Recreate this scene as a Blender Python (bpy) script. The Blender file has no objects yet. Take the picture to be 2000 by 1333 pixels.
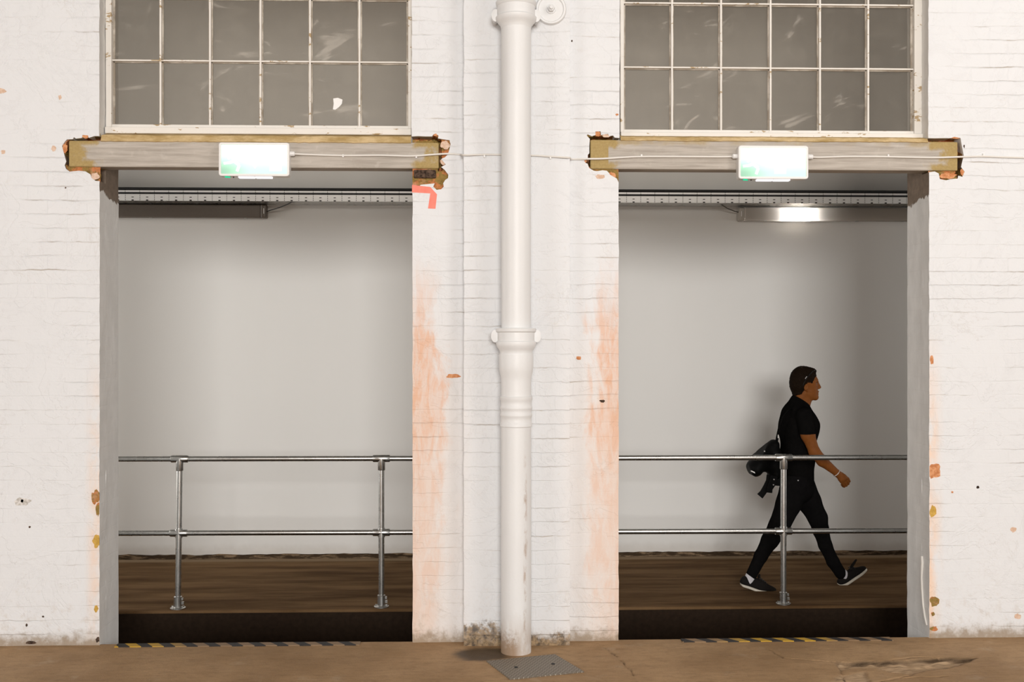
import bpy, bmesh, math, random
import numpy as np
from mathutils import Vector, Matrix, noise as mnoise
from mathutils.geometry import tessellate_polygon
random.seed(7)
S = bpy.context.scene
COL = S.collection

# ------------------------------------------------------------------ camera, world, lights, exposure
F, D, H, TAN = 2134.0, 6.664, 1.833, 67.0/2134.0
TH = math.atan(TAN)
cam = bpy.data.cameras.new('camera'); cam.sensor_width = 36.0; cam.lens = 36.0*F/2000.0
cam.clip_start = 0.05; cam.clip_end = 100
cam_o = bpy.data.objects.new('camera', cam); COL.objects.link(cam_o)
cam_o.location = (0, -D, H); cam_o.rotation_euler = (math.pi/2, 0, -TH)
S.camera = cam_o

w = bpy.data.worlds.new('world'); S.world = w; w.use_nodes = True
w.node_tree.nodes['Background'].inputs[0].default_value = (1.0, 0.95, 0.89, 1)
w.node_tree.nodes['Background'].inputs[1].default_value = 0.25

def area(name, loc, target, sx, sy, power, color=(1, .95, .89)):
    l = bpy.data.lights.new(name, 'AREA'); l.shape = 'RECTANGLE'; l.size = sx; l.size_y = sy
    l.energy = power; l.color = color
    o = bpy.data.objects.new(name, l); COL.objects.link(o); o.location = loc
    d = Vector(target)-Vector(loc)
    o.rotation_euler = d.to_track_quat('-Z', 'Y').to_euler()
    return o
area('hall_window_light', (0.75, -20.3, 4.2), (0.75, 0, 3.6), 6.1, 3.4, 2250, (1.0, .99, .975))
area('hall_side_fill', (9.6, -8.5, 3.0), (0, -2.0, 1.8), 5.0, 3.0, 335, (1.0, .985, .97))  # added pair of side fills to brighten the jambs, source unseen
area('hall_side_fill', (-9.6, -8.5, 3.0), (0, -2.0, 1.8), 5.0, 3.0, 420, (1.0, .985, .97))
area('hall_lamp_light', (4.4, -4.2, 6.2), (2.6, -.6, 0), 3.0, 1.2, 85, (1.0, .97, .93))
area('walkway_end_fill', (6.9, 1.9, 1.9), (0, 2.2, 1.9), 2.2, 3.2, 30, (1.0, .97, .94))  # added pair of fills lifting back wall and jambs, source unseen
area('walkway_end_fill', (-6.9, 1.9, 1.9), (0, 2.2, 1.9), 2.2, 3.2, 110, (1.0, .97, .94))

vs = S.view_settings
vs.view_transform = 'Standard'; vs.look = 'None'; vs.gamma = 1.0; vs.use_curve_mapping = False
vs.exposure = 0.06
S.cycles.max_bounces = 8
S.cycles.caustics_reflective = False; S.cycles.caustics_refractive = False

# ------------------------------------------------------------------ measuring helpers
_f = Vector((math.sin(TH), math.cos(TH), 0)); _r = Vector((math.cos(TH), -math.sin(TH), 0)); _u = Vector((0, 0, 1))
CAM = Vector((0, -D, H))
def ray(px, py): return _f*F + _r*(px-1000.0) + _u*(666.5-py)
def P(px, py, Y=0.0):            # point on the vertical plane y = Y
    d = ray(px, py); return CAM + d*((Y-CAM.y)/d.y)
def G(px, py, Z=0.0):            # point on the horizontal plane z = Z
    d = ray(px, py); return CAM + d*((Z-CAM.z)/d.z)

# ------------------------------------------------------------------ object helpers
def tag(o, label=None, cat=None, group=None, kind=None):
    if label: o['label'] = label
    if cat: o['category'] = cat
    if group: o['group'] = group
    if kind: o['kind'] = kind
    return o
def empty(name, loc, label, cat, group=None):
    o = bpy.data.objects.new(name, None); COL.objects.link(o); o.location = loc; o.empty_display_size = .1
    return tag(o, label, cat, group)
class MB:
    def __init__(s): s.v = []; s.f = []; s.m = []
    def add(s, vs_, fs, mi=0):
        n = len(s.v); s.v += [tuple(q) for q in vs_]
        for f in fs: s.f.append(tuple(i+n for i in f)); s.m.append(mi)
    def box(s, a, b, mi=0):
        x0, y0, z0 = [min(p, q) for p, q in zip(a, b)]; x1, y1, z1 = [max(p, q) for p, q in zip(a, b)]
        s.add([(x0,y0,z0),(x1,y0,z0),(x1,y1,z0),(x0,y1,z0),(x0,y0,z1),(x1,y0,z1),(x1,y1,z1),(x0,y1,z1)],
              [(0,3,2,1),(4,5,6,7),(0,1,5,4),(1,2,6,5),(2,3,7,6),(3,0,4,7)], mi)
    def tube(s, pts, r, n=12, mi=0, caps=True):
        pts = [Vector(p) for p in pts]; rs = r if isinstance(r, (list, tuple)) else [r]*len(pts)
        rings = []; prev = None
        for i, p in enumerate(pts):
            t = (pts[min(i+1, len(pts)-1)]-pts[max(i-1, 0)]).normalized()
            if prev is None:
                a = Vector((0, 0, 1)) if abs(t.z) < .9 else Vector((1, 0, 0))
                u = t.cross(a).normalized()
            else: u = (prev - t*prev.dot(t)).normalized()
            prev = u; v = t.cross(u)
            rings.append([p+(u*math.cos(2*math.pi*k/n)+v*math.sin(2*math.pi*k/n))*rs[i] for k in range(n)])
        vs_ = [q for R in rings for q in R]; fs = []
        for i in range(len(rings)-1):
            for k in range(n):
                fs.append((i*n+k, i*n+(k+1) % n, (i+1)*n+(k+1) % n, (i+1)*n+k))
        if caps:
            fs.append(tuple(range(n-1, -1, -1))); fs.append(tuple((len(rings)-1)*n+k for k in range(n)))
        s.add(vs_, fs, mi)
    def lathe(s, prof, c, n=40, axis='z', mi=0):     # prof = [(r, t)], along axis from c
        vs_ = []; fs = []
        for r, t in prof:
            for k in range(n):
                a = 2*math.pi*k/n; q = (r*math.cos(a), r*math.sin(a))
                if axis == 'z': vs_.append((c[0]+q[0], c[1]+q[1], c[2]+t))
                elif axis == '-y': vs_.append((c[0]+q[0], c[1]-t, c[2]+q[1]))
                else: vs_.append((c[0]+t, c[1]+q[0], c[2]+q[1]))
        for i in range(len(prof)-1):
            for k in range(n): fs.append((i*n+k, i*n+(k+1) % n, (i+1)*n+(k+1) % n, (i+1)*n+k))
        fs.append(tuple(range(n-1, -1, -1))); fs.append(tuple((len(prof)-1)*n+k for k in range(n)))
        s.add(vs_, fs, mi)
    def prism(s, poly, y0, y1, mi=0, side_mi=None, back=True):   # poly [(x, z)], front at y0
        n = len(poly); ar = sum(poly[i][0]*poly[(i+1) % n][1]-poly[(i+1) % n][0]*poly[i][1] for i in range(n))
        if ar < 0: poly = poly[::-1]
        tris = tessellate_polygon([[Vector((x, z, 0)) for x, z in poly]])
        tri2 = []
        for t in tris:
            a, b, c = [poly[i] for i in t]
            cr = (b[0]-a[0])*(c[1]-a[1])-(b[1]-a[1])*(c[0]-a[0])
            tri2.append(tuple(t) if cr > 0 else tuple(t[::-1]))
        s.add([(x, y0, z) for x, z in poly], tri2, mi)
        if back: s.add([(x, y1, z) for x, z in poly], [t[::-1] for t in tri2], mi)
        vs_ = [(x, y0, z) for x, z in poly]+[(x, y1, z) for x, z in poly]
        s.add(vs_, [((i+1) % n, i, n+i, n+(i+1) % n) for i in range(n)], mi if side_mi is None else side_mi)
    def build(s, name, mats, parent=None, smooth=False, bevel=0, seg=2, recalc=True, sub=0):
        me = bpy.data.meshes.new(name); me.from_pydata(s.v, [], s.f)
        for m in (mats if isinstance(mats, (list, tuple)) else [mats]): me.materials.append(m)
        me.polygons.foreach_set('material_index', s.m)
        if recalc:
            bm = bmesh.new(); bm.from_mesh(me); bmesh.ops.remove_doubles(bm, verts=bm.verts, dist=1e-6)
            bmesh.ops.recalc_face_normals(bm, faces=bm.faces); bm.to_mesh(me); bm.free()
        if smooth:
            me.polygons.foreach_set('use_smooth', [True]*len(me.polygons))
            me.set_sharp_from_angle(angle=math.radians(40))
        me.update()
        o = bpy.data.objects.new(name, me); COL.objects.link(o)
        if bevel:
            b = o.modifiers.new('bevel', 'BEVEL'); b.width = bevel; b.segments = seg; b.limit_method = 'ANGLE'; b.angle_limit = math.radians(40)
        if sub:
            m_ = o.modifiers.new('sub', 'SUBSURF'); m_.levels = sub; m_.render_levels = sub
        if parent is not None:
            o.parent = parent; o.matrix_parent_inverse = Matrix.Translation(-Vector(parent.location))
        return o
def origin(o, loc):              # move a top-level mesh's origin to its base
    loc = Vector(loc); o.data.transform(Matrix.Translation(-loc)); o.location = loc; return o

# ------------------------------------------------------------------ shader expression helper
class X:
    def __init__(s, t, sock): s.t = t; s.s = sock
    def _m(s, op, *o, clamp=False):
        n = s.t.nodes.new('ShaderNodeMath'); n.operation = op; n.use_clamp = clamp
        for i, q in enumerate((s,)+o):
            if isinstance(q, X): s.t.links.new(q.s, n.inputs[i])
            else: n.inputs[i].default_value = q
        return X(s.t, n.outputs[0])
    def __add__(s, o): return s._m('ADD', o)
    def __sub__(s, o): return s._m('SUBTRACT', o)
    def __mul__(s, o): return s._m('MULTIPLY', o)
    def __rsub__(s, o): return (s*-1.0)+o
    __radd__ = __add__; __rmul__ = __mul__
    def max(s, o): return s._m('MAXIMUM', o)
    def min(s, o): return s._m('MINIMUM', o)
    def abs(s): return s._m('ABSOLUTE')
    def sat(s): return s._m('ADD', 0.0, clamp=True)
    def mod(s, o): return s._m('FLOORED_MODULO', o)
    def lt(s, o): return s._m('LESS_THAN', o)
    def gt(s, o): return s._m('GREATER_THAN', o)
    def ramp(s, a, b):           # smoothstep a -> b (a may exceed b)
        n = s.t.nodes.new('ShaderNodeMapRange'); n.interpolation_type = 'SMOOTHSTEP'
        lo, hi, t0, t1 = (a, b, 0., 1.) if a < b else (b, a, 1., 0.)
        s.t.links.new(s.s, n.inputs['Value'])
        n.inputs['From Min'].default_value = lo; n.inputs['From Max'].default_value = hi
        n.inputs['To Min'].default_value = t0; n.inputs['To Max'].default_value = t1
        return X(s.t, n.outputs[0])
    def win(s, a, b, e): return s.ramp(a-e, a+e)*s.ramp(b+e, b-e)
class Mat:
    def __init__(s, name):
        s.m = bpy.data.materials.new(name); s.m.use_nodes = True; s.t = s.m.node_tree; s.t.nodes.clear()
        s.out = s.t.nodes.new('ShaderNodeOutputMaterial')
        tc = s.t.nodes.new('ShaderNodeNewGeometry'); s.pos = tc.outputs['Position']; s.geo = tc
        sp = s.t.nodes.new('ShaderNodeSeparateXYZ'); s.t.links.new(s.pos, sp.inputs[0])
        s.x, s.y, s.z = [X(s.t, o) for o in sp.outputs]
    def vec(s, x, y, z):
        n = s.t.nodes.new('ShaderNodeCombineXYZ')
        for i, q in enumerate((x, y, z)):
            if isinstance(q, X): s.t.links.new(q.s, n.inputs[i])
            else: n.inputs[i].default_value = q
        return n.outputs[0]
    def noise(s, scale, detail=3, rough=.55, vec=None, dist=0.0):
        n = s.t.nodes.new('ShaderNodeTexNoise'); n.inputs['Scale'].default_value = scale
        n.inputs['Detail'].default_value = detail; n.inputs['Roughness'].default_value = rough; n.inputs['Distortion'].default_value = dist
        s.t.links.new(vec if vec is not None else s.pos, n.inputs['Vector'])
        return X(s.t, n.outputs[0])
    def mix(s, fac, a, b):
        n = s.t.nodes.new('ShaderNodeMix'); n.data_type = 'RGBA'; n.clamp_factor = True
        if isinstance(fac, X): s.t.links.new(fac.s, n.inputs[0])
        else: n.inputs[0].default_value = fac
        for i, q in ((6, a), (7, b)):
            if isinstance(q, tuple): n.inputs[i].default_value = q if len(q) == 4 else q+(1,)
            else: s.t.links.new(q, n.inputs[i])
        return n.outputs[2]
    def bump(s, h, strength=.5, dist=.01, normal=None):
        n = s.t.nodes.new('ShaderNodeBump'); n.inputs['Strength'].default_value = strength; n.inputs['Distance'].default_value = dist
        s.t.links.new(h.s, n.inputs['Height'])
        if normal is not None: s.t.links.new(normal, n.inputs['Normal'])
        return n.outputs[0]
    def pbsdf(s, col, rough=.6, metal=0., normal=None, spec=.5):
        n = s.t.nodes.new('ShaderNodeBsdfPrincipled')
        for k, q in (('Base Color', col), ('Roughness', rough), ('Metallic', metal), ('Specular IOR Level', spec)):
            if isinstance(q, X): s.t.links.new(q.s, n.inputs[k])
            elif isinstance(q, tuple): n.inputs[k].default_value = q if len(q) == 4 else q+(1,)
            elif isinstance(q, (int, float)): n.inputs[k].default_value = q
            else: s.t.links.new(q, n.inputs[k])
        if normal is not None: s.t.links.new(normal, n.inputs['Normal'])
        return n.outputs[0]
    def done(s, sh): s.t.links.new(sh, s.out.inputs[0]); return s.m
def lin(r, g, b):
    f = lambda c: (c/255/12.92) if c/255 <= .04045 else ((c/255+.055)/1.055)**2.4
    return (f(r), f(g), f(b))
def simple(name, col, rough=.5, metal=0., bump=0., scale=60., var=.0, spec=.5):
    m = Mat(name); n = m.noise(scale, 4)
    c = m.mix(n, tuple(q*(1-var) for q in col), tuple(min(1, q*(1+var)) for q in col)) if var else col
    return m.done(m.pbsdf(c, rough, metal, m.bump(n, bump, .004) if bump else None, spec))

# ------------------------------------------------------------------ materials
def wx(px): return P(px, 600).x
def wz(py, px=1000): return P(px, py).z
LX0, LX1, RX0, RX1 = wx(194), wx(806), wx(1208), wx(1815.5)

def mat_brick_paint():
    m = Mat('painted_brick')
    wob = m.noise(2.2, 2); wob2 = m.noise(14, 2)
    zz = m.z + wob*.03 + wob2*.014
    br = m.t.nodes.new('ShaderNodeTexBrick'); br.offset = .5
    m.t.links.new(m.vec(m.x+wob2*.015, zz, 0.0), br.inputs['Vector'])
    for k, q in (('Scale', 1.0), ('Mortar Size', .0055), ('Mortar Smooth', .75), ('Brick Width', .235), ('Row Height', .0845), ('Bias', 0.)):
        br.inputs[k].default_value = q
    mort = X(m.t, br.outputs['Fac'])
    rowd = ((zz).mod(.0845)-.04225).abs()            # distance from the course centre
    bed = rowd.ramp(.0375, .0415)
    patch = m.noise(1.7, 3).ramp(.40, .62)           # where the joints read strongly
    fine = m.noise(38, 5, .6); med = m.noise(7, 4, .6); big = m.noise(.8, 3)
    h = fine*.34+med*.55 - mort*(patch*.22+.02) - bed*(patch*.5+.05)*m.noise(2.6, 3).ramp(.36, .56)
    peel = m.noise(3.2, 5, .62, dist=.6)
    h = h + peel.ramp(.515, .53)*.22 - (m.noise(3.1, 6, .68, dist=.9)-.5).abs().ramp(.014, .0)*.12
    nrm = m.bump(h, .62, .008)
    col = m.mix(big, (.715, .722, .732), (.768, .775, .785))
    col = m.mix(med.ramp(.62, .8)*.25, col, (.66, .62, .57))
    line = bed*patch*m.noise(9, 4, .7, m.vec(m.x*.35, m.y, m.z)).ramp(.48, .66)
    col = m.mix(line*.75, col, (.40, .33, .26))
    hair = (m.noise(3.1, 6, .68, dist=.9)-.5).abs().ramp(.010, .001)*m.noise(1.9, 3).ramp(.58, .68)
    hair2 = (m.noise(8.5, 5, .6, m.vec(m.x*.7, m.y, m.z*1.3), .5)-.52).abs().ramp(.012, .0)*m.noise(2.7, 3).ramp(.53, .66)
    col = m.mix(hair.max(hair2)*.20, col, (.45, .38, .31))
    col = m.mix(m.noise(28, 5, .7).ramp(.60, .80)*.35, col, (.58, .53, .47))
    # worn coral undercoat beside the openings of the middle piers
    n1 = m.noise(4.5, 5, .62, m.vec(m.x*1.5, m.y, m.z*.62), .4); n2 = m.noise(10, 6, .7, m.vec(m.x*1.9, m.y, m.z*.42), .5)
    zfade = (m.z+n1*.5).win(.30, 2.36, .34)
    dl = m.x-LX1; dr = RX0-m.x
    edge = (dl.ramp(.34, .0)*dl.gt(-.002)).max(dr.ramp(.32, .0)*dr.gt(-.002))
    zpk = (m.z).ramp(1.95, 1.55)
    coral = (edge*.85+n1*1.9-1.22+zpk*.06).ramp(.06, .50)*zfade*(edge.gt(.001))
    tint = (edge*.55+n1*.5)*(m.z+n1*.6).ramp(2.5, 1.5)*((m.x-LX1).gt(-.002)*(m.x-RX0).lt(.002))*(dl.ramp(.40, .28).max(dr.ramp(.40, .28)))
    col = m.mix(tint.sat()*.62, col, (.78, .62, .50))
    scr = n2.ramp(.40, .60)
    col = m.mix((coral*(scr*.55+.46)*(m.z.ramp(.75, 1.5)*.45+.45)).sat(), col, (.74, .44, .29))
    # thin coral line and blush at the outer jamb edges
    e1 = (LX0-m.x); e2 = (m.x-RX1)
    out1 = (e1.ramp(.10, .0)*e1.gt(-.002)*(m.z+n1*.4).ramp(2.15, 1.2)).max(e2.ramp(.10, .0)*e2.gt(-.002)*(m.z+n1*.5).ramp(2.3, 1.4))
    col = m.mix((out1*n1.ramp(.32, .62)*.85).sat(), col, (.84, .60, .44))
    # dirt on the lowest courses
    dn = m.noise(16, 5, .7); dn2 = m.noise(60, 4, .7)
    dirt = (m.z+(dn-.5)*.20).ramp(.10, .0)
    col = m.mix(dirt*.85, col, (.30, .22, .14))
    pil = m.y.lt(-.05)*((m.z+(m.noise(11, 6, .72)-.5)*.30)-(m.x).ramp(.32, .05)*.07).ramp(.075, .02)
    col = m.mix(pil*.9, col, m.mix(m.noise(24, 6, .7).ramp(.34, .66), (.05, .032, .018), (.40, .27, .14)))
    damp = (m.z).ramp(.55, .05)*dn.ramp(.5, .7)
    col = m.mix(damp*.35, col, (.52, .43, .34))
    speck = dn2.ramp(.70, .76)*(m.z).ramp(1.3, .2)
    col = m.mix(speck*.55, col, (.25, .20, .16))
    return m.done(m.pbsdf(col, .62, 0, nrm, .3))

def mat_reveal():
    m = Mat('grey_jamb_paint')
    n1 = m.noise(9, 5, .6, m.vec(m.x, m.y, m.z*.5)); n2 = m.noise(30, 4)
    raw = (m.z+(n1-.5)*.20+(m.y)*.12).ramp(2.745, 2.755)*m.z.lt(2.98)
    col = m.mix(n1.ramp(.35, .7), (.74, .735, .72), (.82, .815, .80))
    wh = m.noise(7, 5, .65, m.vec(m.x*2, m.y*2, m.z*.35), .8).ramp(.60, .66)
    col = m.mix(wh*.5, col, (.88, .88, .87))
    rawc = m.mix(n2, (.12, .085, .06), (.30, .235, .18))
    col = m.mix(raw, col, rawc)
    rd = ((m.z).mod(.0845)-.042).abs().ramp(.038, .042)
    return m.done(m.pbsdf(col, .65, 0, m.bump(n2*.5+n1-rd*.14-raw*.4+wh*.2, .5, .008), .3))

def mat_raw_brick():
    m = Mat('broken_brick_and_mortar')
    n1 = m.noise(16, 4, .6); n2 = m.noise(70, 4, .65); n3 = m.noise(11, 3)
    c = m.mix(n1.ramp(.46, .58), (.30, .20, .06), (.58, .22, .085))
    c = m.mix(n3.ramp(.55, .68)*.7, c, (.66, .34, .20))
    c = m.mix(n2.ramp(.45, .7)*.5, c, (.16, .09, .04))
    return m.done(m.pbsdf(c, .9, 0, m.bump(n2+n1, .9, .008), .1))

def mat_chip(name, a, b):
    m = Mat(name); n1 = m.noise(40, 5, .65)
    return m.done(m.pbsdf(m.mix(n1.ramp(.35, .65), a, b), .9, 0, m.bump(n1, .8, .006), .1))

def mat_lintel():
    m = Mat('stained_concrete')
    g = m.noise(9, 5, .65, m.vec(m.x*.28, m.y, m.z*5)); n1 = m.noise(14, 5, .65); n2 = m.noise(90, 3, .7)
    col = m.mix(g.ramp(.3, .7), (.37, .33, .285), (.52, .475, .42))
    col = m.mix(n1.ramp(.55, .75)*.4, col, (.60, .56, .50))
    w1 = n1*.16+m.noise(4.5, 5, .7)*.10-.05
    # ochre mortar stain on the built-in ends and along the edges there
    endL = (LX0-m.x+w1-.06).max(m.x-LX1+w1-.06); endR = (RX0-m.x+w1-.06).max(m.x-RX1+w1-.06)
    e = endL.min(1.).max(-9.); e2 = endR
    inL = (m.x).lt(.8); end = inL*e+(1.-inL)*e2
    cz = wz(302); dz = (m.z-cz).abs()
    inner = (dz+n1*.07-.035).ramp(.028, .058).max((end+w1).ramp(.16, .24))
    och = end.ramp(.0, .05)*inner
    top = (m.z+n1*.05).ramp(wz(285)+.025, wz(280)+.03)*.55
    col = m.mix((och*.92).max(top*m.noise(3, 3).ramp(.45, .6)), col, m.mix(n2, (.28, .185, .055), (.50, .37, .15)))
    return m.done(m.pbsdf(col, .85, 0, m.bump(n2*.5+g, .4, .004), .15))

def mat_ochre():
    m = Mat('ochre_mortar'); n1 = m.noise(9, 5, .65, m.vec(m.x*.6, m.y, m.z*2)); n2 = m.noise(70, 4, .7)
    c = m.mix(n1.ramp(.35, .65), (.42, .29, .12), (.66, .50, .28)); c = m.mix(n2.ramp(.62, .75)*.6, c, (.22, .13, .05))
    return m.done(m.pbsdf(c, .9, 0, m.bump(n2+n1, .6, .006), .1))

def mat_window_paint():
    m = Mat('chipped_window_paint'); n1 = m.noise(13, 5, .7, m.vec(m.x*.6, m.y, m.z*1.6)); n2 = m.noise(55, 4, .7); n3 = m.noise(2.3, 2)
    c = m.mix(n3, (.72, .68, .62), (.82, .79, .74))
    chip = n1.ramp(.60, .62)
    c = m.mix(chip*.9, c, (.40, .27, .12)); c = m.mix(n2.ramp(.70, .76)*.7, c, (.12, .085, .06))
    return m.done(m.pbsdf(c, .55, 0, m.bump(n2-chip*.5, .4, .004), .3))
def mat_bar_paint():
    m = Mat('glazing_bar_paint'); n1 = m.noise(6, 5, .7); n2 = m.noise(70, 4, .7)
    c = m.mix(n1.ramp(.4, .65), (.30, .255, .20), (.56, .51, .44))
    c = m.mix(n2.ramp(.66, .74)*.7, c, (.10, .07, .05))
    return m.done(m.pbsdf(c, .6, 0, m.bump(n2, .4, .004), .3))

def mat_glass():
    m = Mat('dusty_glass')
    nw = m.noise(2.1, 5, .6, m.vec(m.x+m.z*.55, 0.0, m.z*2.2-m.x*.6), 1.6)
    fine = m.noise(150, 2, .7); cl = m.noise(1.4, 3)
    low = (m.z).ramp(4.0, 3.1)
    c = m.mix(cl, (.14, .12, .095), (.25, .23, .195))
    c = m.mix(low*.55, c, (.29, .28, .255))
    c = m.mix(fine*.45, c, (.10, .082, .062)); c = m.mix(m.noise(7, 5, .7).ramp(.45, .72)*.4, c, (.36, .33, .28))
    refl_smear = nw.ramp(.59, .70)  # pale smears paint in reflections of the hall
    c = m.mix(refl_smear*.62, c, (.85, .80, .72))
    dif = m.pbsdf(c, .35, 0, None, .35)
    tr = m.t.nodes.new('ShaderNodeBsdfTransparent'); tr.inputs[0].default_value = (.93, .91, .88, 1)
    mx = m.t.nodes.new('ShaderNodeMixShader'); mx.inputs[0].default_value = .80
    m.t.links.new(dif, mx.inputs[1]); m.t.links.new(tr.outputs[0], mx.inputs[2])
    return m.done(mx.outputs[0])

def mat_hall_floor():
    m = Mat('worn_concrete_floor')
    n1 = m.noise(1.3, 5, .6); n2 = m.noise(9, 5, .7, m.vec(m.x*.5, m.y*2.2, m.z)); n3 = m.noise(130, 3, .7); n4 = m.noise(3.5, 4, .65)
    c = m.mix(n1.ramp(.3, .7), (.32, .195, .095), (.47, .305, .165))
    c = m.mix(n2.ramp(.45, .75)*.55, c, (.24, .145, .07))
    c = m.mix(n4.ramp(.58, .72)*.45, c, (.50, .38, .26))
    c = m.mix(n3.ramp(.5, .8)*.35, c, (.14, .085, .045)); n5 = m.noise(26, 6, .75, m.vec(m.x*.6, m.y*1.6, 0.)); c = m.mix(n5.ramp(.48, .70)*.5, c, (.20, .12, .06))
    at = m.t.nodes.new('ShaderNodeAttribute'); at.attribute_name = 'spall'
    sp = X(m.t, at.outputs['Fac']); c = m.mix(sp*(n4*.8+.2), c, (.50, .36, .23))
    ac = m.t.nodes.new('ShaderNodeAttribute'); ac.attribute_name = 'crack_and_lip_shade'; c = m.mix(X(m.t, ac.outputs['Fac'])*(n2*.5+.70), c, (.060, .036, .018))  # crack dirt, plus the spall lip's shadow painted into the colour
    # darker, smoother patch beside the pipe foot
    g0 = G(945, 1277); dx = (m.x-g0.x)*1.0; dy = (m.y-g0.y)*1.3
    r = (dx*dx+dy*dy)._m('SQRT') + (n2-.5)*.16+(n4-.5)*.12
    dark_patch = r.ramp(.23, .12)
    c = m.mix(dark_patch*.90, c, (.045, .03, .018))
    rough = m.noise(4, 3)*.25+.60-dark_patch*.3
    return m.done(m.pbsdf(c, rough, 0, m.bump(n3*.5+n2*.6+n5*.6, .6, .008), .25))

def mat_walk():
    m = Mat('brown_walkway_concrete')
    n1 = m.noise(2.4, 5, .65, m.vec(m.x*.28, m.y*1.9, 0.)); n2 = m.noise(90, 3, .7); n3 = m.noise(7, 4, .7, m.vec(m.x*.25, m.y*2.5, 0.))
    c = m.mix(n1.ramp(.32, .68), (.085, .047, .021), (.215, .130, .065))
    c = m.mix(n3.ramp(.6, .75)*.5, c, (.22, .15, .09)); c = m.mix(n2*.35, c, (.05, .03, .015))
    c = m.mix((m.y).ramp(3.02, 3.12)*.8, c, (.30, .22, .14))
    return m.done(m.pbsdf(c, .9, 0, m.bump(n2, .3, .004), .04))

def mat_back():
    m = Mat('plain_wall_paint'); n1 = m.noise(1.1, 3, .5, m.vec(m.x*.9, 0., m.z*.35)); n2 = m.noise(60, 3)
    c = m.mix(n1, (.77, .755, .725), (.83, .815, .785))
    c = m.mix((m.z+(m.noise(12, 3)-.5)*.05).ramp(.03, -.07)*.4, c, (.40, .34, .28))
    return m.done(m.pbsdf(c, .7, 0, m.bump(n2, .08, .002), .2))

def mat_steel():
    m = Mat('galvanised_steel'); n1 = m.noise(45, 4, .65); n2 = m.noise(9, 3)
    c = m.mix(n1, (.42, .42, .41), (.68, .68, .66))
    return m.done(m.pbsdf(c, n2*.12+.22, 1., None, .5))
def mat_pipe():
    pcx_ = P(1012, 600, -.215).x
    m = Mat('painted_cast_iron'); n1 = m.noise(5, 5, .65, m.vec(m.x*2, m.y*2, m.z*.6)); n2 = m.noise(60, 5, .7)
    c = m.mix(n1, (.72, .72, .715), (.79, .79, .785))
    base = (m.z+(n1-.5)*.5).ramp(.30, .0)
    c = m.mix(base*n1.ramp(.36, .60)*.8, c, (.44, .32, .22)); c = m.mix((m.z+(n2-.5)*.22).ramp(.16, .03)*(m.x+(n1-.5)*.08).ramp(pcx_+.03, pcx_-.03)*.85, c, (.30, .19, .11))
    gx = wx(1022); st = (m.x-gx+(m.noise(5, 3)-.5)*.03).abs().ramp(.016, .0)*m.y.lt(-.2)*m.noise(6, 5, .7, m.vec(m.x*3, 0., m.z)).ramp(.45, .6)*m.z.ramp(1.35, .9)
    c = m.mix(st*.75, c, (.42, .30, .22))
    c = m.mix(n2.ramp(.72, .78)*m.z.ramp(1.6, .1)*.7, c, (.20, .16, .13))
    return m.done(m.pbsdf(c, .42, 0, m.bump(n2+n1, .22, .004), .4))

M_BRICK = mat_brick_paint(); M_REV = mat_reveal(); M_RAW = mat_raw_brick()
M_ORANGE = mat_chip('orange_brick_chip', (.50, .19, .075), (.72, .36, .18))
M_PINK = mat_chip('pale_brick_chip', (.62, .42, .30), (.75, .57, .45))
M_YEL = mat_chip('ochre_chip', (.50, .30, .06), (.64, .40, .10))
M_SCUFF = mat_chip('grey_scuff', (.46, .43, .39), (.76, .73, .70))
M_DARK = mat_chip('dark_crumbling_brick', (.03, .02, .015), (.13, .085, .06))
M_LINT = mat_lintel(); M_OCH = mat_ochre(); M_WP = mat_window_paint(); M_BAR = mat_bar_paint(); M_GLASS = mat_glass()
M_FLOOR = mat_hall_floor(); M_WALK = mat_walk(); M_BACK = mat_back(); M_STEEL = mat_steel(); M_PIPE = mat_pipe()
M_CHAN = simple('shade_dark_channel', (.020, .012, .007), .85, bump=.4, scale=30, var=.5, spec=.1)  # near-black colour stands in for the shade below the walkway edge
M_HALL = simple('hall_plaster', (.36, .33, .30), .8)
M_CEIL = simple('dark_ceiling', (.16, .15, .14), .9)
M_WPLA = simple('white_plastic', (.80, .79, .77), .4)
M_CABLE = simple('white_cable_sheath', (.76, .73, .68), .5)
M_BLACK = simple('black_rubber', (.012, .012, .012), .6)

# ------------------------------------------------------------------ front wall with its broken lintel pockets
def jit(pts, step=.035, amp=.003, seed=0):
    out = []
    for i in range(len(pts)):
        a, b = Vector(pts[i]), Vector(pts[(i+1) % len(pts)]); n = max(1, int((b-a).length/step))
        for k in range(n):
            q = a.lerp(b, k/n)
            if k and (b-a).length < 12:
                nn = mnoise.noise(Vector((q.x*9+seed, q.y*9, seed*3.1)))+.6*mnoise.noise(Vector((q.x*31, q.y*31, seed)))
                d = (b-a).normalized(); q = q+Vector((-d.y, d.x))*nn*amp
            out.append((q.x, q.y))
    return out
def W2(l): return [(P(x, y).x, P(x, y).z) for x, y in l]
pk1L = [(194.5,354),(186.4,353.4),(179,348),(176.8,341),(167,335),(154,333.6),(136,335.4),(128.8,330),(126.4,323),(129.4,315.6),(126.4,305),(124,296.4),(121,285.6),(127,276),(131,272.4),(142,272),(144.5,268),(148,271),(160,269.5),(161,263.5),(172,264.6),(173,269.5),(184,266),(193.6,266)]
pk1R = [(804,266.6),(817,266),(843.8,266.6),(846.3,262.8),(851.4,260.8),(856.5,265.3),(855.3,270.4),(878,274),(880,282),(878,290.8),(875.7,298.5),(874.4,302.3),(869,307.4),(861.6,311),(870.6,321.4),(861.6,326.5),(868,331.6),(875.7,341.8),(875,348),(869.3,352),(865.5,358.4),(866.7,364.8),(861.6,370),(852.7,371),(846.3,364.8),(848.9,358.4),(837.4,359.7),(822,361),(819.5,363.5),(809.3,362),(805.7,362)]
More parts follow.
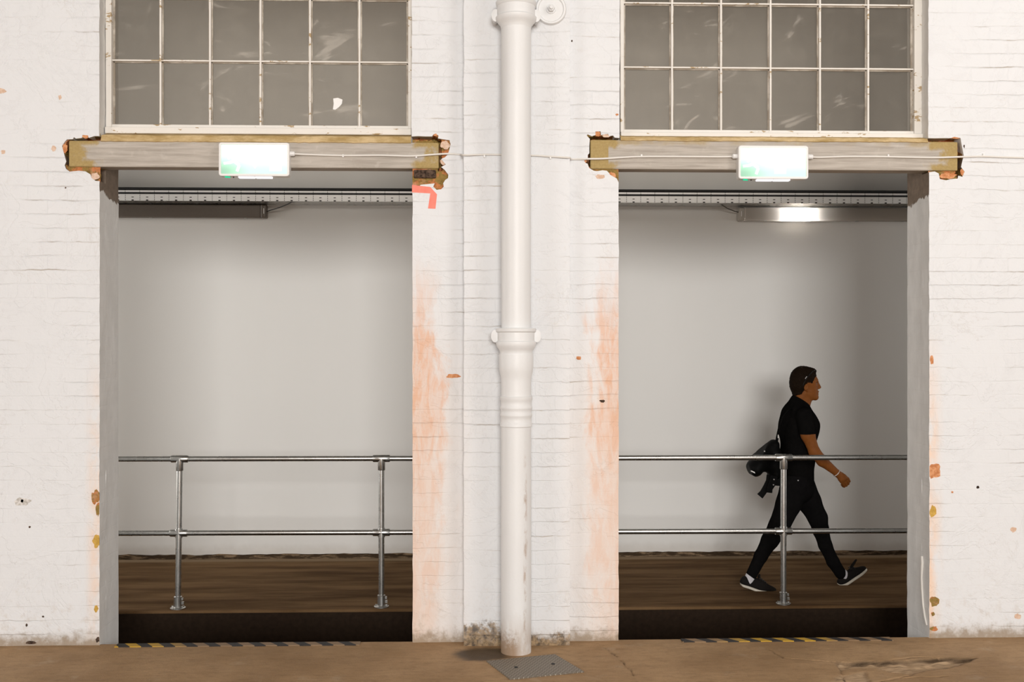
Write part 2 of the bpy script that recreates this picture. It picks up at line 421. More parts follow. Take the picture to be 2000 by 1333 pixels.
pk2L = [(1208.4,357),(1204.7,349),(1198.4,345.4),(1192,341.8),(1188.5,337),(1185,333.7),(1176.8,332.8),(1166,334.6),(1159.7,333.7),(1150.7,328.3),(1147.6,320),(1143.5,318.4),(1140.8,313.9),(1148,311),(1148,303),(1151,299.4),(1152,271.5),(1146,265),(1147.5,262.5),(1156,266),(1163,264),(1163,257),(1173,256.7),(1174,264),(1180.5,262.5),(1187.7,261.6),(1189.5,266),(1197.5,264.8),(1201,269),(1210,269.7)]
pk2R = [(1813,270),(1841,270),(1857,270),(1863.7,267.4),(1876,269.7),(1877.8,280.4),(1880.6,295),(1882.3,304),(1879.5,315),(1877,326.5),(1884,335.5),(1879.5,345.6),(1871.6,343.4),(1870.5,349),(1857,350),(1848,352.4),(1835.6,350),(1833.4,339),(1825.5,335),(1814.5,336.6)]
ZT = 4.70; ZB = -.55; XL, XR, ZTOP = -7.0, 7.0, 6.5
w1l, w1r, w2l, w2r = wx(195.5), wx(804), wx(1211), wx(1814)
seq = [(XL, ZB), (LX0, ZB)] + W2(pk1L) + [(w1l, ZT), (w1r, ZT)] + W2(pk1R) + [(LX1, ZB), (RX0, ZB)] + W2(pk2L) + [(w2l, ZT), (w2r, ZT)] + W2(pk2R) + [(RX1, ZB), (XR, ZB), (XR, ZTOP), (XL, ZTOP)]
front = jit(seq, .03, .0032, 1)
SKIN = .115
wb = MB()
wb.prism(front, 0.0, SKIN, 0, 1)
# rear leaf: plain openings, going up behind the windows
rear = [(XL, ZB), (LX0, ZB), (LX0, ZT), (LX1, ZT), (LX1, ZB), (RX0, ZB), (RX0, ZT), (RX1, ZT), (RX1, ZB), (XR, ZB), (XR, ZTOP), (XL, ZTOP)]
wb.prism(jit(rear, .05, .003, 4), SKIN+.0005, .35, 1, 1)
# rough infill of the broken pockets
def pocket(poly, gaps, seed):
    pts = W2(poly); x0 = min(p[0] for p in pts)-.01; x1 = max(p[0] for p in pts)+.01; z0 = min(p[1] for p in pts)-.01; z1 = max(p[1] for p in pts)+.01
    if x1 < LX1 and x0 < LX0: x1 = LX0+.002
    elif x0 > LX1-.1 and x1 < RX0-.2: x0 = LX1-.002
    elif x1 < RX0+.1: x1 = RX0+.002
    else: x0 = RX1-.002
    nx, nz = int((x1-x0)/.006)+2, int((z1-z0)/.006)+2; vs_ = []; fs = []
    G2 = [[Vector(q) for q in W2(g)] for g in gaps]
    for j in range(nz):
        for i in range(nx):
            x = x0+(x1-x0)*i/(nx-1); z = z0+(z1-z0)*j/(nz-1); p = Vector((x, z))
            y = .014+.012*mnoise.noise(Vector((x*22, z*22, seed)))+.008*mnoise.noise(Vector((x*70, z*70, seed)))
            for g in G2:
                for a, b in zip(g, g[1:]):
                    t = max(0, min(1, (p-a).dot(b-a)/(b-a).length_squared)); d = (p-(a+(b-a)*t)).length
                    if d < .013+.006*mnoise.noise(Vector((x*40, z*40, 3))): y = .095
            vs_.append((x, max(.013, y), z))
    for j in range(nz-1):
        for i in range(nx-1): fs.append((j*nx+i, j*nx+i+1, (j+1)*nx+i+1, (j+1)*nx+i))
    wb.add(vs_, fs, 2)
pocket(pk1L, [[(138,272),(170,271),(207,271)], [(133,278),(132,300),(131,318)]], 1)
pocket(pk1R, [[(806,268),(845,269),(856,276)], [(857,280),(859,330)]], 2)
pocket(pk2L, [[(1154,271),(1180,270.5),(1214,271)], [(1151,275),(1151,322)]], 3)
pocket(pk2R, [[(1812,272),(1877,272)], [(1876,274),(1877,300),(1873,340)]], 5)
# paint chips, holes and broken arrises on the wall face
def blob(cx, cy, rx, ry, mi, seed, y0=-.0012, clipL=None, clipR=None, n=18):
    c = P(cx, cy); sx = 1/320.
    pts = []
    for k in range(n):
        a = 2*math.pi*k/n; r = 1+.45*mnoise.noise(Vector((math.cos(a)*1.7+seed*5, math.sin(a)*1.7, seed)))
        x = c.x+rx*sx*r*math.cos(a); z = c.z+ry*sx*r*math.sin(a)
        if clipL is not None: x = max(x, clipL)
        if clipR is not None: x = min(x, clipR)
        pts.append((x, z))
    wb.prism(pts, y0, .004, mi)
for i, (cx, cy, rx, ry, mi) in enumerate([(3,178,8,5,4),(117,190,3,5,4),(105,290,4,6,4),(6,297,4,4,4),(42,981,17,7,7),(43,979,3,3,6),(58,1030,2,2,6),(128,367,1.5,1.5,6),
        (60,1256,10,3,6),(52,1222,2,3,6),(84,1205,2,2,6),(1883,286,1.5,3,6),(1910,952,3,3,6),(1979,1035,6,5,4),(1988,1205,6,6,4),(1860,962,2,2,3),(1205,224,3,2,3),
        (886,735,14,4,3),(1130,700,5,4,3),(1172,345,9,4,4),(1176,784,5,3,6),(1045,560,1.2,1.5,6),(1117,80,1.5,2,6),(1058,803,1.5,1.5,6),(1046,416,4,4,4)]):
    blob(cx, cy, rx, ry, mi, i+2)
for i, (cx, cy, rx, ry, mi) in enumerate([(187,972,9,13,2),(191,996,4,13,2),(189,1057,8,13,5),(188,1190,4,6,5),(191,1250,4,5,6)]): blob(cx, cy, rx, ry, mi, i+40, clipR=LX0)
for i, (cx, cy, rx, ry, mi) in enumerate([(1826,921,13,14,3),(1822,1000,6,11,5),(1825,1176,9,10,2),(1822,1200,4,4,2),(1824,1229,8,5,2),(1820,703,4,8,3)]): blob(cx, cy, rx, ry, mi, i+60, clipL=RX1)
# flaked brick around the lintel ends
for i, (cx, cy, rx, ry, mi) in enumerate([(167,266,6,4,3),(127,290,5,10,3),(185,344,8,7,4),(869,283,9,8,4),(851,263,4,3,3),(866,316,6,7,4),(1167,261,5,5,3),(1184,265,8,3,4),(1195,343,8,7,3),(1143,314,3,4,3),(1852,344,17,6,3),(1880,336,4,8,3),(1866,269,9,2,3)]):
    blob(cx, cy, rx, ry, mi, i+80, y0=.002)
o = wb.build('wall_front', [M_BRICK, M_REV, M_RAW, M_ORANGE, M_PINK, M_YEL, M_DARK, M_SCUFF])
tag(o, 'white painted brick wall with two tall doorless openings and broken pockets at the lintels', 'wall', kind='structure')

# pilaster
pb = MB(); PY = -.09
pl = [(wx(906), ZB), (wx(1112.5), ZB), (wx(1112.5), ZTOP), (wx(906), ZTOP)]
def Wp(px): return P(px, 600, PY).x
pl = [(Wp(906), ZB), (Wp(1113), ZB), (Wp(1113), ZTOP), (Wp(906), ZTOP)]
pb.prism(jit(pl, .03, .004, 9), PY, .01, 0, 0)
pb.m = [0]*len(pb.m)
o = pb.build('wall_pilaster', [M_BRICK])
tag(o, 'shallow white brick pilaster behind the drainpipe between the two openings', 'pilaster', kind='structure')

# ------------------------------------------------------------------ floors, back wall, ceiling, hall shell
def poly_d(p, poly):             # signed distance in 2D, negative inside
    d = 1e9; ins = False; n = len(poly)
    for i in range(n):
        a, b = poly[i], poly[(i+1) % n]; ab = b-a; t = max(0, min(1, (p-a).dot(ab)/ab.length_squared))
        d = min(d, (p-a-ab*t).length)
        if (a.y > p.y) != (b.y > p.y) and p.x < (b.x-a.x)*(p.y-a.y)/(b.y-a.y)+a.x: ins = not ins
    return -d if ins else d
def gp(l): return [G(x, y).to_2d() for x, y in l]
spall = gp([(1635,1292),(1700,1291),(1740,1291),(1837,1286),(1905,1285),(1875,1297),(1850,1305),(1800,1310),(1777,1317),(1745,1312),(1715,1305),(1660,1305),(1642,1308)])
spall2 = gp([(1640,1318),(1690,1312),(1700,1330),(1650,1345),(1610,1340)])
cracks = [gp(l) for l in ([(1502,1268),(1530,1285),(1590,1290),(1635,1293)],[(1700,1334),(1760,1324),(1850,1321)],[(1780,1318),(1755,1323),(1700,1334)],[(1180,1262),(1215,1290),(1240,1320)],[(1640,1308),(1650,1330)],[(1837,1286),(1800,1283),(1740,1289)])]
x0, x1, y0, y1 = -3.4, 3.7, -1.5, 0.02
nx, ny = 640, 250; vs_ = []; fs = []; att = []; crk_shade = []
for j in range(ny):
    for i in range(nx):
        x = x0+(x1-x0)*i/(nx-1); y = y0+(y1-y0)*j/(ny-1); p = Vector((x, y)); z = 0; a = 0; ck = 0
        z += .0022*mnoise.noise(Vector((x*2.5, y*2.5, 1)))+.0008*mnoise.noise(Vector((x*14, y*14, 2)))-.003
        if x > .6 and y < -.1:
            wv = Vector((x+.018*mnoise.noise(Vector((x*11, y*11, 5))), y+.018*mnoise.noise(Vector((x*11, y*11, 8)))))
            for sp, dep in ((spall, .030), (spall2, .012)):
                d = poly_d(wv, sp)
                if d < .012:
                    k = min(1, max(0, (.006-d)/.014)); ck = max(ck, (1. if sp is spall else .35)*max(0, 1-abs(d+.003)/.016)*(1.0+.5*mnoise.noise(Vector((x*7, y*7, 9)))), .7*k*max(0, mnoise.noise(Vector((x*9, y*45, 6)))-.25)*2); z -= dep*k*(.75+.5*mnoise.noise(Vector((x*16, y*30, 4)))); a = max(a, k)  # rim band darkened to paint in the shadow under the spall lip
        if y < -.02:
            for c in cracks:
                for q0, q1 in zip(c, c[1:]):
                    if abs(x-(q0.x+q1.x)/2) > abs(q1.x-q0.x)/2+.06: continue
                    ab = q1-q0; pw = p+Vector((mnoise.noise(Vector((x*16, y*16, 11))), mnoise.noise(Vector((x*16, y*16, 13)))))*.012
                    t = max(0, min(1, (pw-q0).dot(ab)/ab.length_squared)); d = (pw-q0-ab*t).length
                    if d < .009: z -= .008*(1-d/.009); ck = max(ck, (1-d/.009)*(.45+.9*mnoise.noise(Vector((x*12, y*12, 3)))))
        vs_.append((x, y, z)); att.append(a); crk_shade.append(max(0, ck))
for j in range(ny-1):
    for i in range(nx-1): fs.append((j*nx+i, j*nx+i+1, (j+1)*nx+i+1, (j+1)*nx+i))
fb = MB(); fb.add(vs_, fs)
fb.add([(x0,y1,-.003),(x1,y1,-.003),(x1,y1,-.6),(x0,y1,-.6)], [(0,1,2,3)])
zf = -.003
for a, b in (((-10,-21.0),(x0,.02)),((x1,-21.0),(10,.02)),((x0,-21.0),(x1,y0))):
    fb.add([(a[0],a[1],zf),(b[0],a[1],zf),(b[0],b[1],zf),(a[0],b[1],zf)], [(0,1,2,3)])
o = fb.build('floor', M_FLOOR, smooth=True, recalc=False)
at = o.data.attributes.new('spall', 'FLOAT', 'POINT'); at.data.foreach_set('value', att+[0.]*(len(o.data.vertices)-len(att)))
at = o.data.attributes.new('crack_and_lip_shade', 'FLOAT', 'POINT'); at.data.foreach_set('value', crk_shade+[0.]*(len(o.data.vertices)-len(crk_shade)))
tag(o, 'brown cracked concrete floor of the hall in front of the wall', 'floor', kind='structure')

WZ = -.12; EDGE = 1.315; BW = 3.20
b = MB(); b.box((-7, EDGE, WZ-.45), (7, BW+.1, WZ)); o = b.build('floor_walkway', M_WALK, bevel=.012)
tag(o, 'dark brown concrete walkway floor beyond the railing', 'floor', kind='structure')
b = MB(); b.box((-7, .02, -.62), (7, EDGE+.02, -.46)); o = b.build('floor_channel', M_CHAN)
tag(o, 'sunken dark floor strip between the openings and the walkway', 'floor', kind='structure')
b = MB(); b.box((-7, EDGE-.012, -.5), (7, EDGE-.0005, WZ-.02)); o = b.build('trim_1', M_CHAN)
tag(o, 'face of the walkway edge with its shade painted dark', 'kerb', kind='structure')
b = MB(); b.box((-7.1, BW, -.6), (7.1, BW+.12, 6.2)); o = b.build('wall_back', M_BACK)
tag(o, 'smooth pale grey wall at the back of the walkway', 'wall', kind='structure')
# rough foot of the back wall
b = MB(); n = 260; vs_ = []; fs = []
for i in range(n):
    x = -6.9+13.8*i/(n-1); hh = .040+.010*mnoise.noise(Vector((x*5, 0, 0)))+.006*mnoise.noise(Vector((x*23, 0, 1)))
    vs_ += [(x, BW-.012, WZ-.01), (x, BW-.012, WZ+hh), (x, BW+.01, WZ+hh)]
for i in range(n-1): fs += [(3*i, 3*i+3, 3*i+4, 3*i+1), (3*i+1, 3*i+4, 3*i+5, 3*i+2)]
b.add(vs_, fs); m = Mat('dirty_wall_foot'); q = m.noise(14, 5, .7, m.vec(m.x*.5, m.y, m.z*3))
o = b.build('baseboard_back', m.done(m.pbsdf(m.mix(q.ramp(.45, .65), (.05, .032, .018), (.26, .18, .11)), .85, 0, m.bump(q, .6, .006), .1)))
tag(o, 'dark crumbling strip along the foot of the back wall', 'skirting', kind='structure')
b = MB(); b.box((-7.1, .3, 6.2), (7.1, BW+.12, 6.3)); o = b.build('ceiling_walkway', M_CEIL); tag(o, 'ceiling over the walkway', 'ceiling', kind='structure')
for s, nm in ((-1, 'wall_walkway_left'), (1, 'wall_walkway_right')):
    b = MB(); b.box((s*7.0, .35, -.6), (s*7.1, BW, 6.2)); o = b.build(nm, M_BACK); tag(o, 'end wall of the walkway', 'wall', kind='structure')
b = MB(); b.box((-10, -21.1, 6.5), (10, .35, 6.6)); o = b.build('ceiling', M_HALL); tag(o, 'ceiling of the hall', 'ceiling', kind='structure')
for s, nm in ((-1, 'wall_left'), (1, 'wall_right')):
    b = MB(); b.box((s*10, -21.1, -.1), (s*10.1, .35, 6.5)); o = b.build(nm, M_HALL); tag(o, 'side wall of the hall', 'wall', kind='structure')
    b = MB(); b.box((s*7.0, 0, -.1), (s*10, .35, 6.5)); o = b.build('wall_front_return', M_HALL); tag(o, 'outer stretch of the hall front wall', 'wall', kind='structure')
b = MB(); b.box((-10, -21.1, -.1), (10, -21.0, 6.5)); o = b.build('wall_rear', M_HALL); tag(o, 'rear wall of the hall', 'wall', kind='structure')

# ------------------------------------------------------------------ lintels
def lintel(px0, px1, ytop, ybot, wl, wr, sillpx, label, pad=None):
    b = MB(); a = P(px0, ytop, .004); c = P(px1, ybot, .004)
    b.box((a.x, .004, a.z), (c.x, .128, c.z)); o = b.build('lintel', M_LINT, bevel=.008)
    tag(o, label, 'lintel', kind='structure')
    b = MB(); z0 = P(500, ytop+5).z if px0 < 800 else P(1500, ytop+5).z; z1 = P(px0+300, sillpx).z
    n = 160; vs_ = []; fs = []
    for i in range(n):
        x = wl+.004+(wr-wl-.008)*i/(n-1); e = .004*mnoise.noise(Vector((x*6, 1, px0)))+.003*mnoise.noise(Vector((x*30, 1, px0)))
        vs_ += [(x, .02, z0+e), (x, -.003+e*.5, z0+.006+e), (x, .012+e*.5, z1+e), (x, .12, z1+.030)]
    for i in range(n-1):
        for k in range(3): fs.append((4*i+k, 4*i+4+k, 4*i+5+k, 4*i+k+1))
    b.add(vs_, fs); b.build('mortar_bed', M_OCH, o, smooth=True, recalc=False)
    if pad:
        b = MB(); p0 = P(*pad[0], .0); p1 = P(*pad[1], .0); b.box((p0.x, -.001, p0.z), (p1.x, .11, p1.z))
        q = b.build('bearing_pad', M_DARK, o, bevel=.006); q['label'] = 'blackened brick bearing pad'
    return o
lintel(134, 857, 274.5, 329.5, w1l, w1r, 264.5, 'grey concrete lintel with ochre stained ends under the window of the empty opening', ((808,331.5),(851.5,348)))
lintel(1153, 1871, 273, 333.8, w2l, w2r, 268, 'grey concrete lintel with ochre stained ends above the walking man')

# ------------------------------------------------------------------ windows
def window(name, label, L, R, fL, fR, vx, rows, bot, sill, splash=None):
    YF = .10; YG = .145
    o = None
    b = MB()
    xl, xr = P(L, 100, YF).x, P(R, 100, YF).x
    il, ir = P(fL, 100, YF).x, P(fR, 100, YF).x
    zb = P(1000, bot, YF).z; zs = P(1000, sill, YF-.02).z
    top = ZT-.01
    b.box((xl, YF, zb-.012), (il, YF+.07, top)); b.box((ir, YF, zb-.012), (xr, YF+.07, top)); b.box((xl, YF, top-.05), (xr, YF+.07, top))
    fr = b.build(name, M_WP, bevel=.004)
    tag(fr, label, 'window', kind='structure')
    b = MB(); b.box((xl, YF-.02, zs), (xr, YF+.07, zb-.014)); b.box((xl+.005, YF+.012, zb-.013), (xr-.005, YF+.07, zb+.008))
    b.build('window_sill', M_WP, fr, bevel=.005)
    # glazing bars: broad putty fillets on the glass with a slim rib in front
    def bar(mb, xa, xb, za, zb_):
        mb.box((xa, YG-.012, za), (xb, YG-.002, zb_))
    pb_, rb = MB(), MB()
    zr = [P(1000, r, YG-.02).z for r in rows]; xs = [P(v, 100, YG-.02).x for v in vx]
    for x in xs:
        bar(pb_, x-.0135, x+.0135, zb, top-.04); rb.box((x-.0055, YG-.034, zb), (x+.0055, YG-.008, top-.04))
    for z in zr:
        bar(pb_, il, ir, z-.0115, z+.0115); rb.box((il, YG-.030, z-.0045), (ir, YG-.008, z+.0045))
    # putty along the outer edge
    for a, c in (((il, zb), (il+.012, top)), ((ir-.012, zb), (ir, top)), ((il, zb), (ir, zb+.012))): bar(pb_, a[0], c[0], a[1], c[1])
    pb_.build('putty_fillets', M_BAR, fr, bevel=.002); rb.build('glazing_bars', M_WP, fr, bevel=.0015)
    g = MB(); X_ = [il]+xs+[ir]; Z_ = sorted([zb]+zr+[top-.04])
    for i in range(len(X_)-1):
        for j in range(len(Z_)-1):
            tl = random.uniform(-.002, .002)
            xa, xb, za, zc = X_[i]+.002, X_[i+1]-.002, Z_[j]+.002, Z_[j+1]-.002
            g.add([(xa, YG+tl, za), (xb, YG-tl, za), (xb, YG-tl*.5, zc), (xa, YG+tl, zc)], [(0, 1, 2, 3)])
    gl = g.build('glass', M_GLASS, fr, recalc=False)
    sm = gl.modifiers.new('sol', 'SOLIDIFY'); sm.thickness = .003; sm.offset = 1; sm.use_rim = True
    if splash:
        mb = MB(); pts = [(P(x, y, YG).x, P(x, y, YG).z) for x, y in splash]; mb.prism(pts, YG-.006, YG-.0015)
        s_ = mb.build('paint_splash', M_WPLA, fr); s_['label'] = 'white paint splash on the glass'
    return fr
window('window_1', 'white framed multi-pane window of dusty glass above the empty opening', 206.5, 804, 217.5, 797, [314.5,411,509.5,606,702.5], [-369,-245,-121,1.5,124.5], 249, 265,
       [(651,193),(660,191.5),(669,195),(668,203),(663,209),(655,215),(650.5,214),(652,203)])
window('window_2', 'white framed multi-pane window of dusty glass above the walking man', 1212, 1801, 1219, 1786, [1312,1407.5,1504,1600.5,1694.5], [-364,-241,-119,4,130], 253, 268.5)

# ------------------------------------------------------------------ drainpipe
PC = G(1008, 1272); pcx, pcy = P(1008, 600, -.215).x, -.215
def pz(py): return P(1008, py, pcy).z
sc = (D+pcy)/F
def pr(l): return [(r*sc, pz(y)) for r, y in l]
pipe = empty('drainpipe', (pcx, pcy, 0), 'tall white cast iron drainpipe on the pilaster between the two openings', 'drainpipe')
b = MB(); b.lathe(pr([(29.5,1277),(29.5,1000),(29.3,832)]), (pcx, pcy, 0), 48); b.build('lower_pipe', M_PIPE, pipe, smooth=True)
b = MB(); b.lathe(pr([(29.2,834),(31.4,833),(31.4,827),(30.2,825.5),(30.2,814),(31.4,812.5),(31.4,809),(30.2,807.5),(30.2,800),(31.4,798.5),(31.4,795),(30.2,793),(30.2,783),(31.6,781),(31.6,775),(29.4,774),(29.4,745),(30,735),(32.5,727),(33.4,718),(33.4,694),(32.6,691)]), (pcx, pcy, 0), 48); b.build('socket_joint', M_PIPE, pipe, smooth=True)
b = MB(); b.lathe(pr([(32,691),(32,687),(34,683),(38,677),(39.2,671),(38.6,668),(36,666),(36,650),(39,648),(39.5,643),(38,641.5),(29,641)]), (pcx, pcy, 0), 48); b.build('collar', M_PIPE, pipe, smooth=True)
b = MB(); b.lathe(pr([(28.8,642),(28.8,300),(29.2,50)]), (pcx, pcy, 0), 48); b.build('upper_pipe', M_PIPE, pipe, smooth=True)
b = MB(); b.lathe(pr([(29.5,56),(31,50),(36,45),(39.5,40),(40,35),(37,32),(37,14),(39,12),(40,6),(38,3),(30,0),(30,-300)]), (pcx, pcy, 0), 48); b.build('collar', M_PIPE, pipe, smooth=True)
for cy, dx in ((657, 41), (30, 40)):                       # fixing lugs with bolts back to the wall
    for s in (-1, 1):
        b = MB(); x = P(1008+s*dx, 600, pcy).x; z = pz(cy)
        b.lathe([(.004, 0), (.024, .002), (.024, .04), (.015, .055), (.015, .14)], (x, pcy+.02, z), 20, '-y')
        for i, q in enumerate(b.v): b.v[i] = (q[0], 2*(pcy-.005)-q[1]+.03, z+(q[2]-z)*1.55)
        b.build('fixing_lug', M_PIPE, pipe, smooth=True)

ap = P(1076, 18, -.10); b = MB()
b.lathe([(.094,-.02),(.094,.012),(.088,.020),(.078,.020),(.073,.012),(.030,.012),(.028,.018)], (ap.x, -.09, ap.z), 40, '-y')
o = b.build('anchor_plate', M_PIPE, smooth=True); origin(o, (ap.x, -.09, ap.z-.094)); tag(o, 'round white tie plate on the pilaster beside the top pipe collar', 'anchor plate')
b = MB(); b.lathe([(.022,.0),(.022,.022),(.018,.026)], (ap.x, -.108, ap.z), 6, '-y'); b.lathe([(.012,.02),(.012,.038),(.009,.041)], (ap.x, -.108, ap.z), 16, '-y')
b.build('nut', M_PIPE, o, smooth=True)

# ------------------------------------------------------------------ access cover in the floor, hazard tapes, red tape
def mat_checker():
    m = Mat('chequer_plate'); a = math.radians(20)
    u = (m.x*math.cos(a)+m.y*math.sin(a)); v = (m.y*math.cos(a)-m.x*math.sin(a))
    p = .028
    def lug(ox, oy, fl):
        uu = (u+ox).mod(p)-p/2; vv = (v+oy).mod(p)-p/2
        a_, b_ = (uu+vv)*.707, (uu-vv)*.707
        if fl: a_, b_ = b_, a_
        return (a_.abs()*.42+b_.abs()*1.5).ramp(.0062, .004)
    h = lug(0., 0., False).max(lug(p/2, p/2, True)); n = m.noise(40, 4)
    c = m.mix(h, (.17, .14, .105), (.40, .36, .30)); c = m.mix(n.ramp(.5, .8)*.4, c, (.20, .14, .09))
    return m.done(m.pbsdf(c, .5, .25, m.bump(h, .9, .006)))
q = [G(950, 1292.5), G(1084, 1279.5), G(1141, 1313.5), G(996, 1328)]
b = MB(); b.add([(p.x, p.y, .004) for p in q]+[(p.x, p.y, -.03) for p in q], [(0,1,2,3),(7,6,5,4),(0,4,5,1),(1,5,6,2),(2,6,7,3),(3,7,4,0)])
o = b.build('access_cover', mat_checker(), bevel=.002); c_ = sum(q, Vector())/4; origin(o, (c_.x, c_.y, -.03))
tag(o, 'small chequered metal access cover set in the floor at the pipe foot', 'access cover')
for px, py in ((1008, 1306), (1080, 1299.5)):
    g = G(px, py); b = MB(); b.lathe([(.010, 0), (.010, .005), (.004, .006)], (g.x, g.y, .003), 12); k = b.build('lifting_hole', M_BLACK, o)
    k['label'] = 'black lifting keyhole'

def mat_hazard(cut, off):
    m = Mat('hazard_stripes'); s_ = (m.x+m.y*.75+off).mod(.135).lt(.0675); n = m.noise(11, 5, .7); n2 = m.noise(50, 4, .7)
    wear = (m.x-cut).ramp(-.15, .25) if cut < 0 else (m.x-cut).ramp(-.1, .1)
    yel = m.mix(n2.ramp(.5, .7)*.4, (.55, .33, .03), (.35, .22, .08))
    if cut < 0: yel = m.mix(wear, yel, (.25, .165, .095))
    else: yel = m.mix((m.x-2.15).ramp(-.1, .1).max((m.x-1.6).ramp(.1, -.2)), yel, (.28, .18, .10))
    blk = m.mix(n2.ramp(.62, .72)*.4, (.025, .022, .022), (.2, .14, .09))
    return m.done(m.pbsdf(m.mix(s_, yel, blk), .6, 0, None, .3))
def tape(px0, px1, py, mat, label):
    a = G(px0, py); c = G(px1, py-(px1-px0)*.009); n = 60; vs_ = []; fs = []
    for i in range(n):
        x = a.x+(c.x-a.x)*i/(n-1); e = .004*mnoise.noise(Vector((x*9, 0, 2)))
        vs_ += [(x, -.052+e, .0022), (x, .016+e*.4, .0022), (x, .016+e*.4, -.006), (x, -.052+e, -.006)]
    for i in range(n-1):
        for k in range(4): fs.append((4*i+k, 4*i+4+k, 4*i+4+(k+1) % 4, 4*i+(k+1) % 4))
    fs += [(0,1,2,3), (4*n-1,4*n-2,4*n-3,4*n-4)]
    b = MB(); b.add(vs_, fs); o = b.build('hazard_tape', mat, recalc=True); origin(o, ((a.x+c.x)/2, -.02, 0)); tag(o, label, 'hazard tape', 'striped hazard tapes on the floor edge')
tape(231, 705, 1258, mat_hazard(-1.9, 0.03), 'worn yellow and black hazard tape on the floor edge of the empty opening')
tape(1330, 1738, 1250, mat_hazard(1.9, .0), 'yellow and black hazard tape on the floor edge below the walking man')

b = MB()
outl = [(804.8,361.5),(840.5,365.5),(853.5,380),(850.5,408),(836,407.5),(840.5,378),(804.8,376)]
pts = [(P(x, y).x, P(x, y).z) for x, y in outl]; b.prism(pts, -.0022, .001)
m = Mat('red_tape'); n = m.noise(30, 3); M_TAPE = m.done(m.pbsdf(m.mix(n, (.80, .13, .075), (.90, .24, .16)), .5, 0, m.bump(n, .2, .002)))
o = b.build('red_tape', M_TAPE); origin(o, (P(830, 408).x, 0, P(830, 408).z)); tag(o, 'folded strip of red tape stuck on the pier below the broken lintel end', 'tape')

